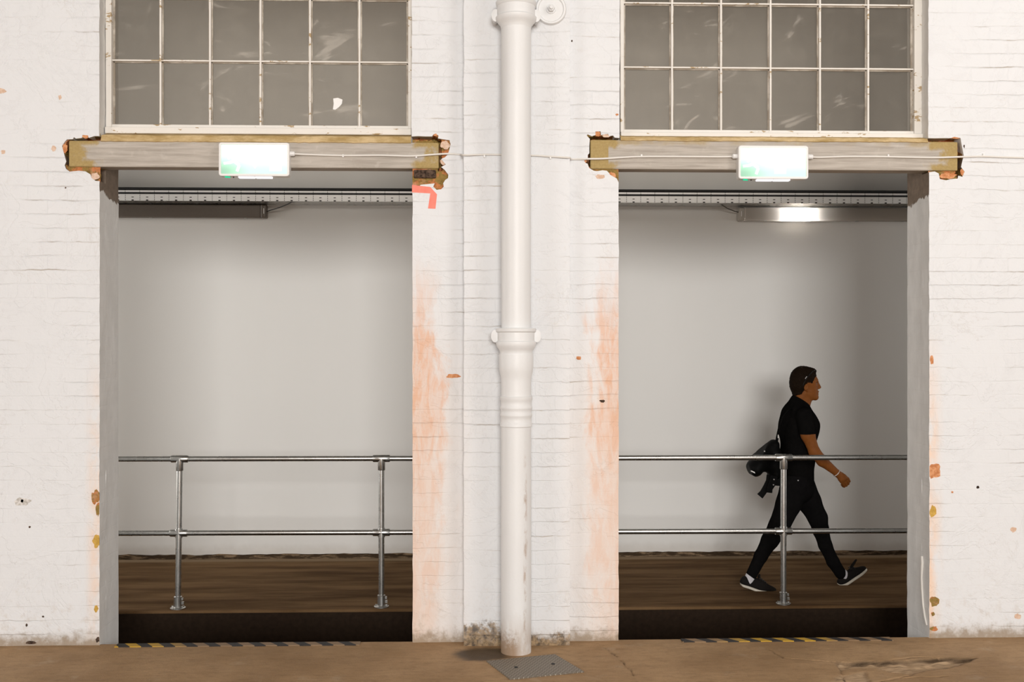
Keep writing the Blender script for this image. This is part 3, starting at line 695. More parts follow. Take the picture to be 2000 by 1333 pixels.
# ------------------------------------------------------------------ exit signs
def mat_glow(name, col, s0, s1, zc, xc):
    m = Mat(name); e = m.t.nodes.new('ShaderNodeEmission'); e.inputs[0].default_value = col+(1,)
    st = (m.z-zc).ramp(-.075, .08)*.75+(m.x-xc).ramp(-.20, .0)*.35
    st = st*(s1-s0)+s0
    m.t.links.new(st.s, e.inputs[1]); return m.done(e.outputs[0])
M_LED = None
def sign(l, t, r, bt, label, glands, arrow):
    Y0, Y1 = -.055, .008
    A, C = P(l, t, Y0), P(r, bt, Y0); cx, cz = (A.x+C.x)/2, (A.z+C.z)/2; hw, hh = (C.x-A.x)/2, (A.z-C.z)/2
    o = empty('exit_sign', (cx, Y1, C.z), label, 'exit sign', 'green emergency exit signs on the lintels')
    def rr(hw, hh, rd, n=5):
        pts = []
        for sx, sz, a0 in ((1, 1, 0), (-1, 1, 90), (-1, -1, 180), (1, -1, 270)):
            for k in range(n+1):
                a = math.radians(a0+90*k/n); pts.append((cx+sx*(hw-rd)+rd*math.cos(a), cz+sz*(hh-rd)+rd*math.sin(a)))
        return pts
    b = MB(); b.prism(rr(hw, hh, .016), Y0+.012, Y1); b.build('housing', M_WPLA, o, bevel=.002)
    ou, inn = rr(hw, hh, .016), rr(hw-.0145, hh-.0145, .006); n = len(ou); vs_ = []; fs = []
    for ring, y in ((ou, Y0+.013), (ou, Y0+.003), ([(cx+(x-cx)*.985, cz+(z-cz)*.985) for x, z in ou], Y0), ([(cx+(x-cx)*1.01, cz+(z-cz)*1.01) for x, z in inn], Y0), (inn, Y0+.007)):
        vs_ += [(x, y, z) for x, z in ring]
    for k in range(4):
        for i in range(n): fs.append((k*n+i, k*n+(i+1) % n, (k+1)*n+(i+1) % n, (k+1)*n+i))
    b = MB(); b.add(vs_, fs); b.build('front_frame', M_WPLA, o, smooth=True)
    gm = mat_glow('lit_green_panel', (.60, 1.0, .71), .76, 2.5, cz, cx); wm = mat_glow('lit_white_pictogram', (.93, 1.0, .95), 1.15, 2.0, cz, cx)
    b = MB(); b.prism(rr(hw-.013, hh-.013, .006), Y0+.006, Y0+.011); face = b.build('lit_panel', gm, o)
    # pictogram: running figure, arrow and doorway
    b = MB(); u = hh*2-.029; k = u/100.
    def q(x, z): return (cx-(hw-.0145)+x*k, cz-(hh-.0145)+z*k)
    def limb(p0, p1, wd):
        (x0_, z0_), (x1_, z1_) = q(*p0), q(*p1); dx, dz = x1_-x0_, z1_-z0_; ln = math.hypot(dx, dz); nx_, nz_ = -dz/ln*wd*k/2, dx/ln*wd*k/2
        b.prism([(x0_-nx_, z0_-nz_), (x1_-nx_, z1_-nz_), (x1_+nx_, z1_+nz_), (x0_+nx_, z0_+nz_)], Y0+.0045, Y0+.0065)
    hx, hz = q(58, 78); b.prism([(hx+7*k*math.cos(a*.4), hz+7*k*math.sin(a*.4)) for a in range(16)], Y0+.0045, Y0+.0065)
    for p0, p1, wd in (((52,70),(42,42),14),((44,44),(28,38),10),((28,38),(8,36),9),((44,44),(62,30),11),((62,30),(54,8),10),((50,66),(32,62),8),((32,62),(24,50),7),((53,66),(68,54),8),((68,54),(80,60),7)): limb(p0, p1, wd)
    b.build('running_figure', wm, face)
    b = MB()
    if arrow == 'down':
        xx, zz = q(116, 0); b.prism([(q(110,70)), (q(122,70)), (q(122,44)), (q(134,44)), (q(116,18)), (q(98,44)), (q(110,44))], Y0+.0045, Y0+.0065); b.build('arrow', wm, face); b = MB()
    x_d = 166 if arrow == 'down' else 118
    b.prism([q(x_d, 10), q(x_d+42, 10), q(x_d+42, 92), q(x_d, 92)], Y0+.0045, Y0+.0065); b.build('doorway', wm, face)
    # downlight strip and test lamp under the sign
    s_ = MB(); sx = 2*hw/138.
    for a, c in ((37.5, 69), (71, 103)): s_.box((cx-hw+a*sx, Y0+.008, cz-hh-.009), (cx-hw+c*sx, Y0+.05, cz-hh+.004))
    em = Mat('downlight_lens'); e = em.t.nodes.new('ShaderNodeEmission'); e.inputs[0].default_value = (1, .95, 1, 1); e.inputs[1].default_value = 1.2
    s_.build('downlight_strip', em.done(e.outputs[0]), o, bevel=.002)
    s_ = MB(); s_.lathe([(.006, 0), (.006, .004), (.003, .007)], (cx-hw+19*sx, Y0+.03, cz-hh-.006), 12); s_.box((cx-hw+11*sx, Y0+.012, cz-hh-.006), (cx-hw+17*sx, Y0+.03, cz-hh+.004))
    em = Mat('green_indicator'); e = em.t.nodes.new('ShaderNodeEmission'); e.inputs[0].default_value = (.02, .75, .35, 1); e.inputs[1].default_value = 1.
    s_.build('indicator_lamp', em.done(e.outputs[0]), o)
    s_ = MB(); s_.lathe([(.004, 0), (.004, .008), (.003, .009)], (cx-hw+27*sx, Y0+.03, cz-hh-.007), 10); s_.build('test_button', M_BLACK, o)
    for gx, gy in glands:
        g = P(gx, gy, -.02); s_ = MB(); s_.lathe([(.008, -.02), (.0155, -.014), (.0155, .010), (.012, .016)], (g.x, -.02, g.z), 12, 'x'); s_.build('cable_gland', M_WPLA, o, smooth=True)
    return o
sign(427, 278, 565, 344.5, 'lit green exit sign with down arrow on the lintel of the empty opening', [(570.5, 300.5)], 'down')
sign(1442.5, 284, 1579, 350, 'lit green exit sign on the lintel above the walking man', [(1436, 305.5), (1582.5, 306.5)], 'none')

# ------------------------------------------------------------------ cables along the wall
def cable(pts, clips, label):
    w_ = [P(x, y, Y) for x, y, Y in pts]
    sm = []
    for i in range(len(w_)-1):
        p0, p1, p2, p3 = w_[max(i-1, 0)], w_[i], w_[i+1], w_[min(i+2, len(w_)-1)]
        for k in range(8):
            t = k/8.; sm.append(.5*((2*p1)+(p2-p0)*t+(2*p0-5*p1+4*p2-p3)*t*t+(3*p1-p0-3*p2+p3)*t**3))
    sm.append(w_[-1])
    b = MB(); b.tube(sm, .0058, 10); o = b.build('wall_cable', M_CABLE, smooth=True); origin(o, sm[0]); tag(o, label, 'cable', 'white cables running along the wall')
    for x, y, Y in clips:
        p = P(x, y, Y); b = MB(); b.box((p.x-.005, p.y-.004, p.z-.009), (p.x+.005, p.y+.012, p.z+.009)); b.build('cable_clip', M_WPLA, o, bevel=.002)
cable([(571,300.5,-.018),(600,302,-.006),(670,304,-.004),(740,303.5,-.004),(803,305,-.005),(840,302.5,-.008),(875,300.5,-.008),(899,302,-.010),(906,303,-.098),(940,302,-.098),(975,302,-.098),(1040,303.5,-.098),(1078,306,-.098),(1111,308,-.098),(1116,311,-.010),(1148,310.5,-.010),(1180,310,-.008),(1240,306.5,-.004),(1300,306,-.004),(1380,306.5,-.004),(1420,306.5,-.006),(1436,305.5,-.018)],
      [(670,304.5,-.004),(813,306,-.004),(946,305,-.098),(1075,308,-.098),(1253,304.5,-.004)], 'white cable between the two exit signs, passing behind the drainpipe')
cable([(1582,306.5,-.018),(1600,307.5,-.006),(1660,306,-.004),(1735,306.5,-.004),(1820,308,-.006),(1880,306.5,-.008),(1920,305.5,-.008),(1960,307,-.008),(2040,309,-.008)],
      [(1735,304.5,-.004),(1921,302.5,-.008)], 'white cable running off from the exit sign above the walking man')

# ------------------------------------------------------------------ railing
YR = 1.385
rail = empty('guard_railing', (0, YR, WZ), 'galvanised steel tube railing along the walkway behind both openings', 'railing')
def rz(px, py): return P(px, py, YR)
def railtube(name, pl, r):
    b = MB(); a, c = rz(*pl[0]), rz(*pl[1]); k = (c.z-a.z)/(c.x-a.x)
    b.tube([(-6.8, YR, a.z+k*(-6.8-a.x)), (6.8, YR, a.z+k*(6.8-a.x))], r, 24); b.build(name, M_STEEL, rail, smooth=True)
    return lambda x: a.z+k*(x-a.x)
zt = railtube('top_rail', ((300,897),(1700,894)), .0195); zm = railtube('middle_rail', ((300,1042),(1700,1037.5)), .0195)
for ptx, pbx in ((351, 347.5), (745, 745), (1138, 1138), (1530.5, 1530)):
    t, bb = P(ptx, 897, YR), P(pbx, 1182, YR); x = t.x; xb = bb.x
    b = MB(); b.tube([(xb, YR, WZ+.012), (x, YR, zt(x)-.02)], .0215, 24); po = b.build('post', M_STEEL, rail, smooth=True)
    xm = xb+(x-xb)*((zm(x)-WZ)/(zt(x)-WZ))
    b = MB(); b.tube([(x-.062, YR, zt(x)), (x-.058, YR, zt(x)), (x+.058, YR, zt(x)), (x+.062, YR, zt(x))], [.0245,.0268,.0268,.0245], 24); b.tube([(x, YR, zt(x)), (x, YR, zt(x)-.082), (x, YR, zt(x)-.086)], [.0275,.0275,.0255], 24); b.build('tee_fitting', M_STEEL, po, smooth=True)
    b = MB(); b.tube([(xm-.062, YR, zm(x)), (xm-.058, YR, zm(x)), (xm+.058, YR, zm(x)), (xm+.062, YR, zm(x))], [.0245,.0268,.0268,.0245], 24); b.tube([(xm, YR, zm(x)-.034), (xm, YR, zm(x)+.034)], .0268, 24); b.build('cross_fitting', M_STEEL, po, smooth=True)
    b = MB(); b.lathe([(.055, 0), (.055, .006), (.048, .010), (.030, .014), (.029, .085), (.024, .09)], (xb, YR, WZ), 28)
    for s in (-1, 1): b.lathe([(.007, .0), (.007, .014), (.004, .016)], (xb+s*.040, YR, WZ+.004), 8)
    b.box((xb+.020, YR-.010, WZ+.030), (xb+.044, YR+.010, WZ+.048)); b.box((xb+.020, YR-.010, WZ+.060), (xb+.040, YR+.010, WZ+.076))
    b.build('base_flange', M_STEEL, po, smooth=True)

# ------------------------------------------------------------------ cable tray on the back wall
def mat_tray():
    m = Mat('perforated_tray_steel'); pitch = .1245; u = m.x.mod(pitch); uh = (m.x+pitch/2).mod(pitch)
    zc = P(500, 386, 2.9).z; dz = m.z-zc
    cell = (dz+10.).mod(.0165)
    dash = (u-pitch/2).abs().lt(.0022)*cell.gt(.006)
    bar = (uh-pitch/2).abs().lt(.0095)*(dz.abs().lt(.0032).max(dz.lt(-.0215)))
    s_ = dash.max(bar)
    n = m.noise(3, 3, .6, m.vec(m.x*.7, 0., 0.)); n2 = m.noise(40, 3)
    c = m.mix(s_, m.mix(n2, (.88, .88, .87), (.95, .95, .94)), (.012, .010, .008))
    return m.done(m.pbsdf(c, .38, (1.-s_)*.1, None, .5))
tr = empty('cable_tray', (0, 2.9, P(500, 393, 2.9).z), 'long perforated steel cable tray fixed high along the back wall', 'cable tray')
YT = 2.90
z_b, z_m1, z_m0, z_t = P(500, 393, YT).z, P(500, 380, YT).z, P(500, 376.5, YT).z, P(500, 370, YT).z
b = MB(); b.box((-6.8, YT, z_b), (6.8, YT+.003, z_m1)); b.build('perforated_side', mat_tray(), tr); b = MB(); b.box((-6.8, YT+.0035, z_b-.0005), (6.8, BW-.02, z_b+.002)); b.build('tray_base', M_STEEL, tr)
b = MB(); b.box((-6.8, YT-.004, z_m0), (6.8, YT-.001, z_m0+.016)); b.build('side_lip', mat_tray(), tr)
b = MB(); b.tube([(-6.8, YT+.004, (z_m1+z_m0)/2), (6.8, YT+.004, (z_m1+z_m0)/2)], .010, 10); b.tube([(-6.8, YT+.01, z_t+.004), (6.8, YT+.01, z_t+.004)], .011, 10); b.box((-6.8, YT+.012, z_b), (6.8, YT+.02, z_t)); b.build('gap_shade', M_BLACK, tr, smooth=True)  # black tubes and strip stand in for the shaded gaps around the lip
for i in range(8):
    x = -6.0+i*1.7; b = MB(); b.box((x-.02, YT+.01, z_t-.002), (x+.02, BW, z_t+.006)); b.build('bracket', M_STEEL, tr)

# ------------------------------------------------------------------ batten lights
M_HOUS = simple('smoked_housing', (.10, .082, .066), .5, var=.1)
def mat_diff(col, t):
    m = Mat('batten_diffuser'); d = m.pbsdf(col, .35, 0, None, .4)
    tl = m.t.nodes.new('ShaderNodeBsdfTranslucent'); tl.inputs[0].default_value = (.92, .89, .84, 1)
    mx = m.t.nodes.new('ShaderNodeMixShader'); mx.inputs[0].default_value = t
    m.t.links.new(d, mx.inputs[1]); m.t.links.new(tl.outputs[0], mx.inputs[2]); return m.done(mx.outputs[0])
def batten(pa, pb_, yt, yb, endside, label, lit, cord):
    Y0 = BW-.095; za, zb_ = P(1000, yt, Y0).z, P(1000, yb, Y0).z; xa, xb = P(pa, 410, Y0).x, P(pb_, 410, Y0).x
    if endside > 0: xa = xb-1.70
    else: xb = xa+1.70
    o = empty('batten_light', ((xa+xb)/2, BW, zb_), label, 'light fitting', 'batten lights on the back wall')
    b = MB(); b.box((xa+.004, BW-.022, zb_+.006), (xb-.004, BW+.004, za-.006)); b.build('housing', M_HOUS, o, bevel=.004)
    ec = xb if endside > 0 else xa; s = endside
    b = MB(); b.box((xa+.05, Y0, zb_), (xb-.05, BW-.020, za))
    dm = mat_diff((.50, .43, .36), .5) if lit else simple('unlit_diffuser', (.12, .095, .075), .35, var=.1)
    b.f = [f for i, f in enumerate(b.f) if i != 4]; b.m = b.m[:len(b.f)]
    b.build('diffuser', dm, o, bevel=.010, seg=3)
    for e in (xa, xb):
        sg = 1 if e == xa else -1
        b = MB(); b.box((e, Y0-.002, zb_-.002), (e+sg*.052, BW-.004, za+.002)); b.build('end_cap', dm if not lit else simple('grey_end_cap', (.42, .38, .33), .4), o, bevel=.014, seg=4)
    for k in range(4):
        x = xa+.25+k*.42
        b = MB(); b.box((x-.012, Y0+.03, zb_-.003), (x+.012, Y0+.07, zb_+.003)); b.build('clip', M_STEEL, o); b = MB(); b.box((x-.012, Y0+.03, za-.003), (x+.012, Y0+.07, za+.003)); b.build('clip', M_STEEL, o)
    cp = MB(); sl = ec-s*.022; cp.box((sl-.003, Y0-.004, zb_+.035), (sl+.003, Y0, za-.035)); cp.build('end_slot', M_WPLA, o)
    pts = [P(x, y, YY) for x, y, YY in cord]; b = MB(); b.tube(pts, .0045, 8); b.build('cord', M_BLACK if not lit else simple('brown_flex', (.06, .045, .03), .6), o, smooth=True)
    if lit:
        x = P(1561, 410, Y0).x; b = MB(); b.box((x-.085, BW-.034, zb_+.050), (x+.085, BW-.024, za-.050))
        em = Mat('emergency_led'); e = em.t.nodes.new('ShaderNodeEmission'); e.inputs[0].default_value = (1, .97, .93, 1); e.inputs[1].default_value = 260.
        b.build('emergency_lamp', em.done(e.outputs[0]), o)
    return o
batten(150, 520, 401.5, 427, 1, 'dark unlit batten light on the back wall of the empty opening', False, [(519,414,3.14),(528,411,3.12),(545,406,3.06),(560,400,3.0),(570,395,2.96),(580,393.5,2.93),(640,393,2.92)])
batten(1443.5, 1780, 403.5, 429, -1, 'batten light with glowing middle on the back wall above the walking man', True, [(1443,415,3.14),(1435,413,3.12),(1420,407,3.06),(1408,399,3.0),(1398,394.5,2.96),(1388,393.5,2.93),(1340,393,2.92)])
# thin loose cable down the right-hand jamb
def RV(px, py):
    k = (px-933.0)/(1815.5-933.0); y = D/k-D; return Vector((RX1-.006, y, P(px, py, y).z))
b = MB(); b.tube([RV(1802.5,1087), RV(1803,1100), RV(1801.8,1125), RV(1802.5,1150), RV(1804.5,1180), RV(1808,1205), RV(1812,1222)], [.0075,.008,.006,.006,.006,.006,.005], 8)
o = b.build('jamb_cable', M_CABLE, smooth=True); origin(o, RV(1812,1222)); tag(o, 'short white cable hanging down the jamb beside the walking man', 'cable')
#PERSON
# ------------------------------------------------------------------ walking man: smooth-blended distance fields turned into meshes
YP = 1.925
def Q(px, py, dy=0.0): return np.array(P(px, py, YP+dy))
class Field:
    def __init__(s, lo, hi, h):
        s.lo = np.array(lo, float); s.h = h; s.n = np.ceil((np.array(hi)-s.lo)/h).astype(int)+1
        s.f = np.full(s.n, 0.35, np.float32)
    def win(s, lo, hi):
        a = np.clip(np.floor((np.array(lo)-s.lo)/s.h).astype(int), 0, s.n); b = np.clip(np.ceil((np.array(hi)-s.lo)/s.h).astype(int)+1, 0, s.n)
        if np.any(b <= a): return None, None
        g = [s.lo[i]+s.h*np.arange(a[i], b[i]) for i in range(3)]
        return tuple(slice(a[i], b[i]) for i in range(3)), (g[0][:, None, None], g[1][None, :, None], g[2][None, None, :])
    def put(s, sl, d, k, sub=False):
        f = s.f[sl]
        if sub: d = -d
        if k > 0:
            if not sub:
                q = np.clip(.5+.5*(f-d)/k, 0, 1); s.f[sl] = f*(1-q)+d*q-k*q*(1-q)
            else:
                q = np.clip(.5-.5*(f-d)/k, 0, 1); s.f[sl] = f*(1-q)+d*q+k*q*(1-q)
        else: s.f[sl] = np.maximum(f, d) if sub else np.minimum(f, d)
    def cap(s, a, b, ra, rb, k=.03, sy=1.0, sub=False):
        a = np.array(a, float); b = np.array(b, float); m = max(ra, rb)*max(1, sy)+k+.05
        sl, g = s.win(np.minimum(a, b)-m, np.maximum(a, b)+m)
        if sl is None: return s
        ab = b-a; ab[1] /= sy
        X_, Y_, Z_ = g[0]-a[0], (g[1]-a[1])/sy, g[2]-a[2]
        t = np.clip((X_*ab[0]+Y_*ab[1]+Z_*ab[2])/max(1e-9, float(ab@ab)), 0, 1)
        d = np.sqrt((X_-t*ab[0])**2+(Y_-t*ab[1])**2+(Z_-t*ab[2])**2)-(ra+(rb-ra)*t)
        s.put(sl, d, k, sub); return s
    def ell(s, c, r, rot=0., k=.02, sub=False):       # rot about the y axis, degrees
        c = np.array(c, float); r = np.array(r, float); m = max(r)+k+.05
        sl, g = s.win(c-m, c+m)
        if sl is None: return s
        ca, sa = math.cos(math.radians(rot)), math.sin(math.radians(rot))
        X_, Y_, Z_ = g[0]-c[0], g[1]-c[1], g[2]-c[2]
        U, V = X_*ca+Z_*sa, -X_*sa+Z_*ca
        k0 = np.sqrt((U/r[0])**2+(Y_/r[1])**2+(V/r[2])**2); k1 = np.sqrt((U/r[0]**2)**2+(Y_/r[1]**2)**2+(V/r[2]**2)**2)
        d = np.where(k1 > 1e-6, k0*(k0-1)/np.maximum(k1, 1e-6), -min(r))
        s.put(sl, d, k, sub); return s
    def keep(s, p, n, k=.0):                           # keep the half-space n.(x-p) < 0
        p = np.array(p, float); n = np.array(n, float); n /= np.linalg.norm(n)
        sl, g = s.win(s.lo-1, s.lo+s.h*s.n+1)
        d = (g[0]-p[0])*n[0]+(g[1]-p[1])*n[1]+(g[2]-p[2])*n[2]
        s.f = np.maximum(s.f, d.astype(np.float32)); return s
    def profile(s, poly):                              # keep what lies inside an outline in the walking plane
        sl, g = s.win(s.lo-1, s.lo+s.h*s.n+1); X_, Z_ = np.broadcast_arrays(g[0][:, 0, :], g[2][:, 0, :])
        d = np.full(X_.shape, 1e9); ins = np.zeros(X_.shape, bool); n = len(poly)
        for i in range(n):
            (ax, az), (bx, bz) = poly[i], poly[(i+1) % n]; ex, ez = bx-ax, bz-az
            t = np.clip(((X_-ax)*ex+(Z_-az)*ez)/(ex*ex+ez*ez), 0, 1); d = np.minimum(d, np.hypot(X_-ax-ex*t, Z_-az-ez*t))
            if abs(ez) > 1e-9: ins ^= ((az > Z_) != (bz > Z_)) & (X_ < ex*(Z_-az)/ez+ax)
        d = np.where(ins, -d, d); s.f = np.maximum(s.f, d[:, None, :].astype(np.float32)); return s
    def inflate(s, r): s.f = s.f-r; return s
    def mesh(s, name, mat, parent, smooth_it=2):
        f = s.f; ins = f < 0; nx, ny, nz = f.shape
        c = np.zeros((nx-1, ny-1, nz-1), np.int8)
        for i in (0, 1):
            for j in (0, 1):
                for k in (0, 1): c += ins[i:nx-1+i, j:ny-1+j, k:nz-1+k]
        act = (c > 0) & (c < 8); idx = np.full(act.shape, -1, np.int64); A = np.argwhere(act); idx[act] = np.arange(len(A))
        sm_ = np.zeros((len(A), 3)); cnt = np.zeros(len(A))
        cor = [(i, j, k) for i in (0, 1) for j in (0, 1) for k in (0, 1)]
        for p in cor:
            for ax in range(3):
                if p[ax]: continue
                q = list(p); q[ax] = 1
                fa = f[A[:, 0]+p[0], A[:, 1]+p[1], A[:, 2]+p[2]]; fb_ = f[A[:, 0]+q[0], A[:, 1]+q[1], A[:, 2]+q[2]]
                x = (fa < 0) != (fb_ < 0); t = np.where(x, fa/np.where(x, fa-fb_, 1), 0)
                pos = np.tile(np.array(p, float), (len(A), 1)); pos[:, ax] += t
                sm_[x] += pos[x]; cnt[x] += 1
        V = s.lo+s.h*(A+sm_/cnt[:, None]); faces = []
        for ax in range(3):
            o1, o2 = [(1, 2), (2, 0), (0, 1)][ax]
            a = [slice(None)]*3; b_ = [slice(None)]*3; a[ax] = slice(0, -1); b_[ax] = slice(1, None)
            i0, i1 = ins[tuple(a)], ins[tuple(b_)]; ch = np.argwhere(i0 != i1)
            ch = ch[(ch[:, o1] > 0) & (ch[:, o2] > 0) & (ch[:, o1] < f.shape[o1]-1) & (ch[:, o2] < f.shape[o2]-1)]
            up = i0[ch[:, 0], ch[:, 1], ch[:, 2]]
            def cell(d1, d2):
                q = ch.copy(); q[:, o1] -= d1; q[:, o2] -= d2; return idx[q[:, 0], q[:, 1], q[:, 2]]
            qd = np.stack([cell(1, 1), cell(0, 1), cell(0, 0), cell(1, 0)], 1); qd[~up] = qd[~up][:, ::-1]; faces.append(qd)
        Fq = np.concatenate(faces); Fq = Fq[(Fq >= 0).all(1)]
        # light smoothing
        E = np.concatenate([Fq[:, [i, (i+1) % 4]] for i in range(4)])
        for _ in range(smooth_it):
            acc = np.zeros_like(V); n_ = np.zeros(len(V))
            np.add.at(acc, E[:, 0], V[E[:, 1]]); np.add.at(n_, E[:, 0], 1); np.add.at(acc, E[:, 1], V[E[:, 0]]); np.add.at(n_, E[:, 1], 1)
            V = V*.5+.5*acc/np.maximum(n_, 1)[:, None]
        b = MB(); b.v = V.tolist(); b.f = Fq.tolist(); b.m = [0]*len(b.f)
        return b.build(name, mat, parent, smooth=True, recalc=False)

def mat_skin():
    m = Mat('tanned_skin'); n = m.noise(40, 3)
    return m.done(m.pbsdf(m.mix(n, (.160, .050, .010), (.24, .080, .016)), .6, 0, m.bump(n, .1, .002), .15))
def mat_cloth(name, c, sc_=25):
    m = Mat(name); n = m.noise(sc_, 4); n2 = m.noise(9, 3)
    return m.done(m.pbsdf(m.mix(n, tuple(q*.7 for q in c), tuple(q*1.3 for q in c)), .9, 0, m.bump(n2, .5, .02), .0))
M_SKIN = mat_skin(); M_SHIRT = mat_cloth('black_cotton', (.0060, .0057, .0055)); M_JEAN = mat_cloth('black_denim', (.0072, .0068, .0068))
M_HAIR = simple('dark_brown_hair', (.012, .007, .004), .6, bump=.6, scale=120, var=.5, spec=.03)
M_SHOE = simple('dark_shoe_fabric', (.014, .012, .011), .7, bump=.3, scale=60, var=.3, spec=.03); M_SOLE = simple('cream_rubber_sole', (.62, .57, .48), .6, var=.1)
M_SOCK = simple('white_sock', (.60, .58, .60), .9); M_BAG = simple('black_nylon', (.0045, .0045, .0045), .6, bump=.2, scale=30, var=.4, spec=.06)
foot = Q(1482, 1157); man = empty('person', (foot[0]+.3, YP, WZ), 'man in black t-shirt and black jeans walking behind the railing with a bag', 'person')

def torso(f, g=0.):
    f.cap(Q(1563,783), Q(1556,808), .052+g, .095+g, .05, 1.5)
    f.cap(Q(1556,808), Q(1560,832), .105+g, .148+g, .05, 1.22)
    f.cap(Q(1560,832), Q(1557.5,893), .148+g, .122+g, .05, 1.28)
    f.cap(Q(1557.5,893), Q(1557,942), .122+g, .126+g, .05, 1.36)
    for s in (-1, 1): f.cap(Q(1561,797,s*.06), Q(1571 if s < 0 else 1553, 812, s*.175), .045+g, .060+g, .05)
def r_arm(f, g=0., k=.02):
    f.cap(Q(1571,812,-.195), Q(1578,850,-.215), .060+g, .055+g, k)
    f.cap(Q(1578,850,-.215), Q(1591,884,-.225), .055+g, .043+g, k)
def l_arm(f, g=0., k=.02):
    f.cap(Q(1553,812,.195), Q(1546,850,.215), .058+g, .052+g, k)
    f.cap(Q(1546,850,.215), Q(1540,886,.225), .052+g, .042+g, k)
def r_leg(f, g=0.):
    L = [((1553,945,-.08),.112), ((1540,985,-.085),.096), ((1521.5,1029,-.09),.080), ((1504,1056,-.09),.066), ((1486,1087,-.09),.050), ((1468.5,1122,-.09),.043)]
    for (a, ra), (b, rb) in zip(L, L[1:]): f.cap(Q(*a), Q(*b), ra+g, rb+g, .02)
def l_leg(f, g=0.):
    L = [((1563,945,.08),.112), ((1580,980,.085),.094), ((1597,1012,.09),.076), ((1603,1036,.09),.063), ((1612,1066,.09),.052), ((1627,1098,.09),.048), ((1642,1121,.09),.046)]
    for (a, ra), (b, rb) in zip(L, L[1:]): f.cap(Q(*a), Q(*b), ra+g, rb+g, .02)
def hand(f, wrist, palm, fwd, dn, med, side):
    # fwd: forearm direction, dn: index-to-little direction, med: towards the palm side
    w_, p_, fw, d_, md = [np.array(q, float) for q in (wrist, palm, fwd, dn, med)]
    f.cap(w_, p_, .026, .030, .015); f.cap(p_-d_*.018, p_+fw*.022-d_*.022, .022, .016, .012); f.cap(p_+d_*.012, p_+fw*.018+d_*.022, .022, .016, .012)
    for i, (off, ln) in enumerate(((-.030, .95), (-.010, 1.05), (.010, 1.0), (.029, .82))):
        kn = p_+fw*(.040-.004*abs(i-1.3))+d_*off; a = kn+fw*.026*ln+md*.022*ln+d_*.004; b = a-fw*.010*ln+md*.024*ln; c = b-fw*.022*ln-md*.006
        f.cap(kn, a, .0105, .0098, .004); f.cap(a, b, .0098, .0090, .003); f.cap(b, c, .0090, .0078, .003)
    t0 = w_+fw*.020-d_*.022+md*.012; t1 = t0+fw*.034-d_*.010+md*.022; t2 = t1+fw*.026+d_*.016+md*.016
    f.cap(t0, t1, .0135, .0115, .01); f.cap(t1, t2, .0110, .0088, .004)

# body: one continuous surface
lo = Q(1440,1166,0); hi = Q(1712,706,0)
bf = Field((lo[0]-.05, YP-.36, WZ-.01), (hi[0]+.05, YP+.36, hi[2]+.02), .0050)
torso(bf, -.018); r_leg(bf, -.030); l_leg(bf, -.030)
bf.cap(Q(1469,1120,-.09), Q(1464,1138,-.09), .030, .028, .015); bf.cap(Q(1466,1141,-.09), Q(1496,1151,-.09), .024, .018, .01)
bf.cap(Q(1641,1118,.09), Q(1648,1131,.09), .030, .024, .015); bf.cap(Q(1649,1132,.09), Q(1674,1117,.09), .022, .018, .01)
r_arm(bf, -.003); l_arm(bf, -.003)
bf.cap(Q(1591,884,-.225), Q(1606,901,-.225), .043, .042, .02); bf.cap(Q(1606,901,-.225), Q(1635,925,-.215), .041, .0265, .02)
bf.cap(Q(1540,886,.225), Q(1541,912,.22), .042, .038, .02); bf.cap(Q(1541,912,.22), Q(1543,938,.205), .038, .027, .02)
hand(bf, Q(1636,926,-.213), Q(1645,935,-.212), (.74,.0,-.67), (-.62,.05,-.78), (.12,.95,-.25), 1)
hand(bf, Q(1543,940,.203), Q(1544,953,.200), (.10,.0,-1.), (-1.,.0,-.1), (.0,-1.,.05), -1)
# neck, skull and face
bf.cap(Q(1563,792), Q(1566,760), .064, .056, .03); bf.cap(Q(1572,786), Q(1578,772), .045, .045, .03)
bf.ell(Q(1569,741), (.098,.076,.094), 0, .02)
bf.ell(Q(1581,749), (.066,.066,.082), 0, .02)
bf.ell(Q(1583,764), (.054,.056,.060), 15, .02)
bf.cap(Q(1572,768,-.04), Q(1592,777.5,-.014), .026, .020, .02); bf.cap(Q(1572,768,.04), Q(1592,777.5,.014), .026, .020, .02)
bf.cap(Q(1593.5,776,-.008), Q(1593.5,776,.008), .020, .020, .015)
bf.cap(Q(1593.3,744,-.03), Q(1593.3,744,.03), .018, .018, .012)
bf.cap(Q(1597,747.5), Q(1601.2,757), .0085, .0115, .012); bf.ell(Q(1598.6,759,-.011), (.011,.009,.008), 0, .006); bf.ell(Q(1598.6,759,.011), (.011,.009,.008), 0, .006)
bf.cap(Q(1597.2,765.4,-.014), Q(1597.2,765.4,.014), .0095, .0095, .006); bf.cap(Q(1596.4,770,-.012), Q(1596.4,770,.012), .010, .010, .006)
bf.ell(Q(1598.8,767.9), (.010,.022,.0025), 0, .003, True)
for s in (-1, 1):
    bf.ell(Q(1595.2,749.5,s*.034), (.016,.018,.012), 0, .012, True); bf.ell(Q(1592.8,748.6,s*.0325), (.0128,.0125,.0095), 0, .004); bf.ell(Q(1592.6,751.6,s*.0325), (.0120,.012,.006), 0, .004)
    bf.ell(Q(1574.5,757,s*.079), (.0165,.011,.029), -12, .004); bf.ell(Q(1575.8,756.3,s*.091), (.0095,.011,.017), -12, .003, True); bf.ell(Q(1576.5,763.5,s*.070), (.010,.008,.012), 0, .005)
body = bf.mesh('body', M_SKIN, man, 2)

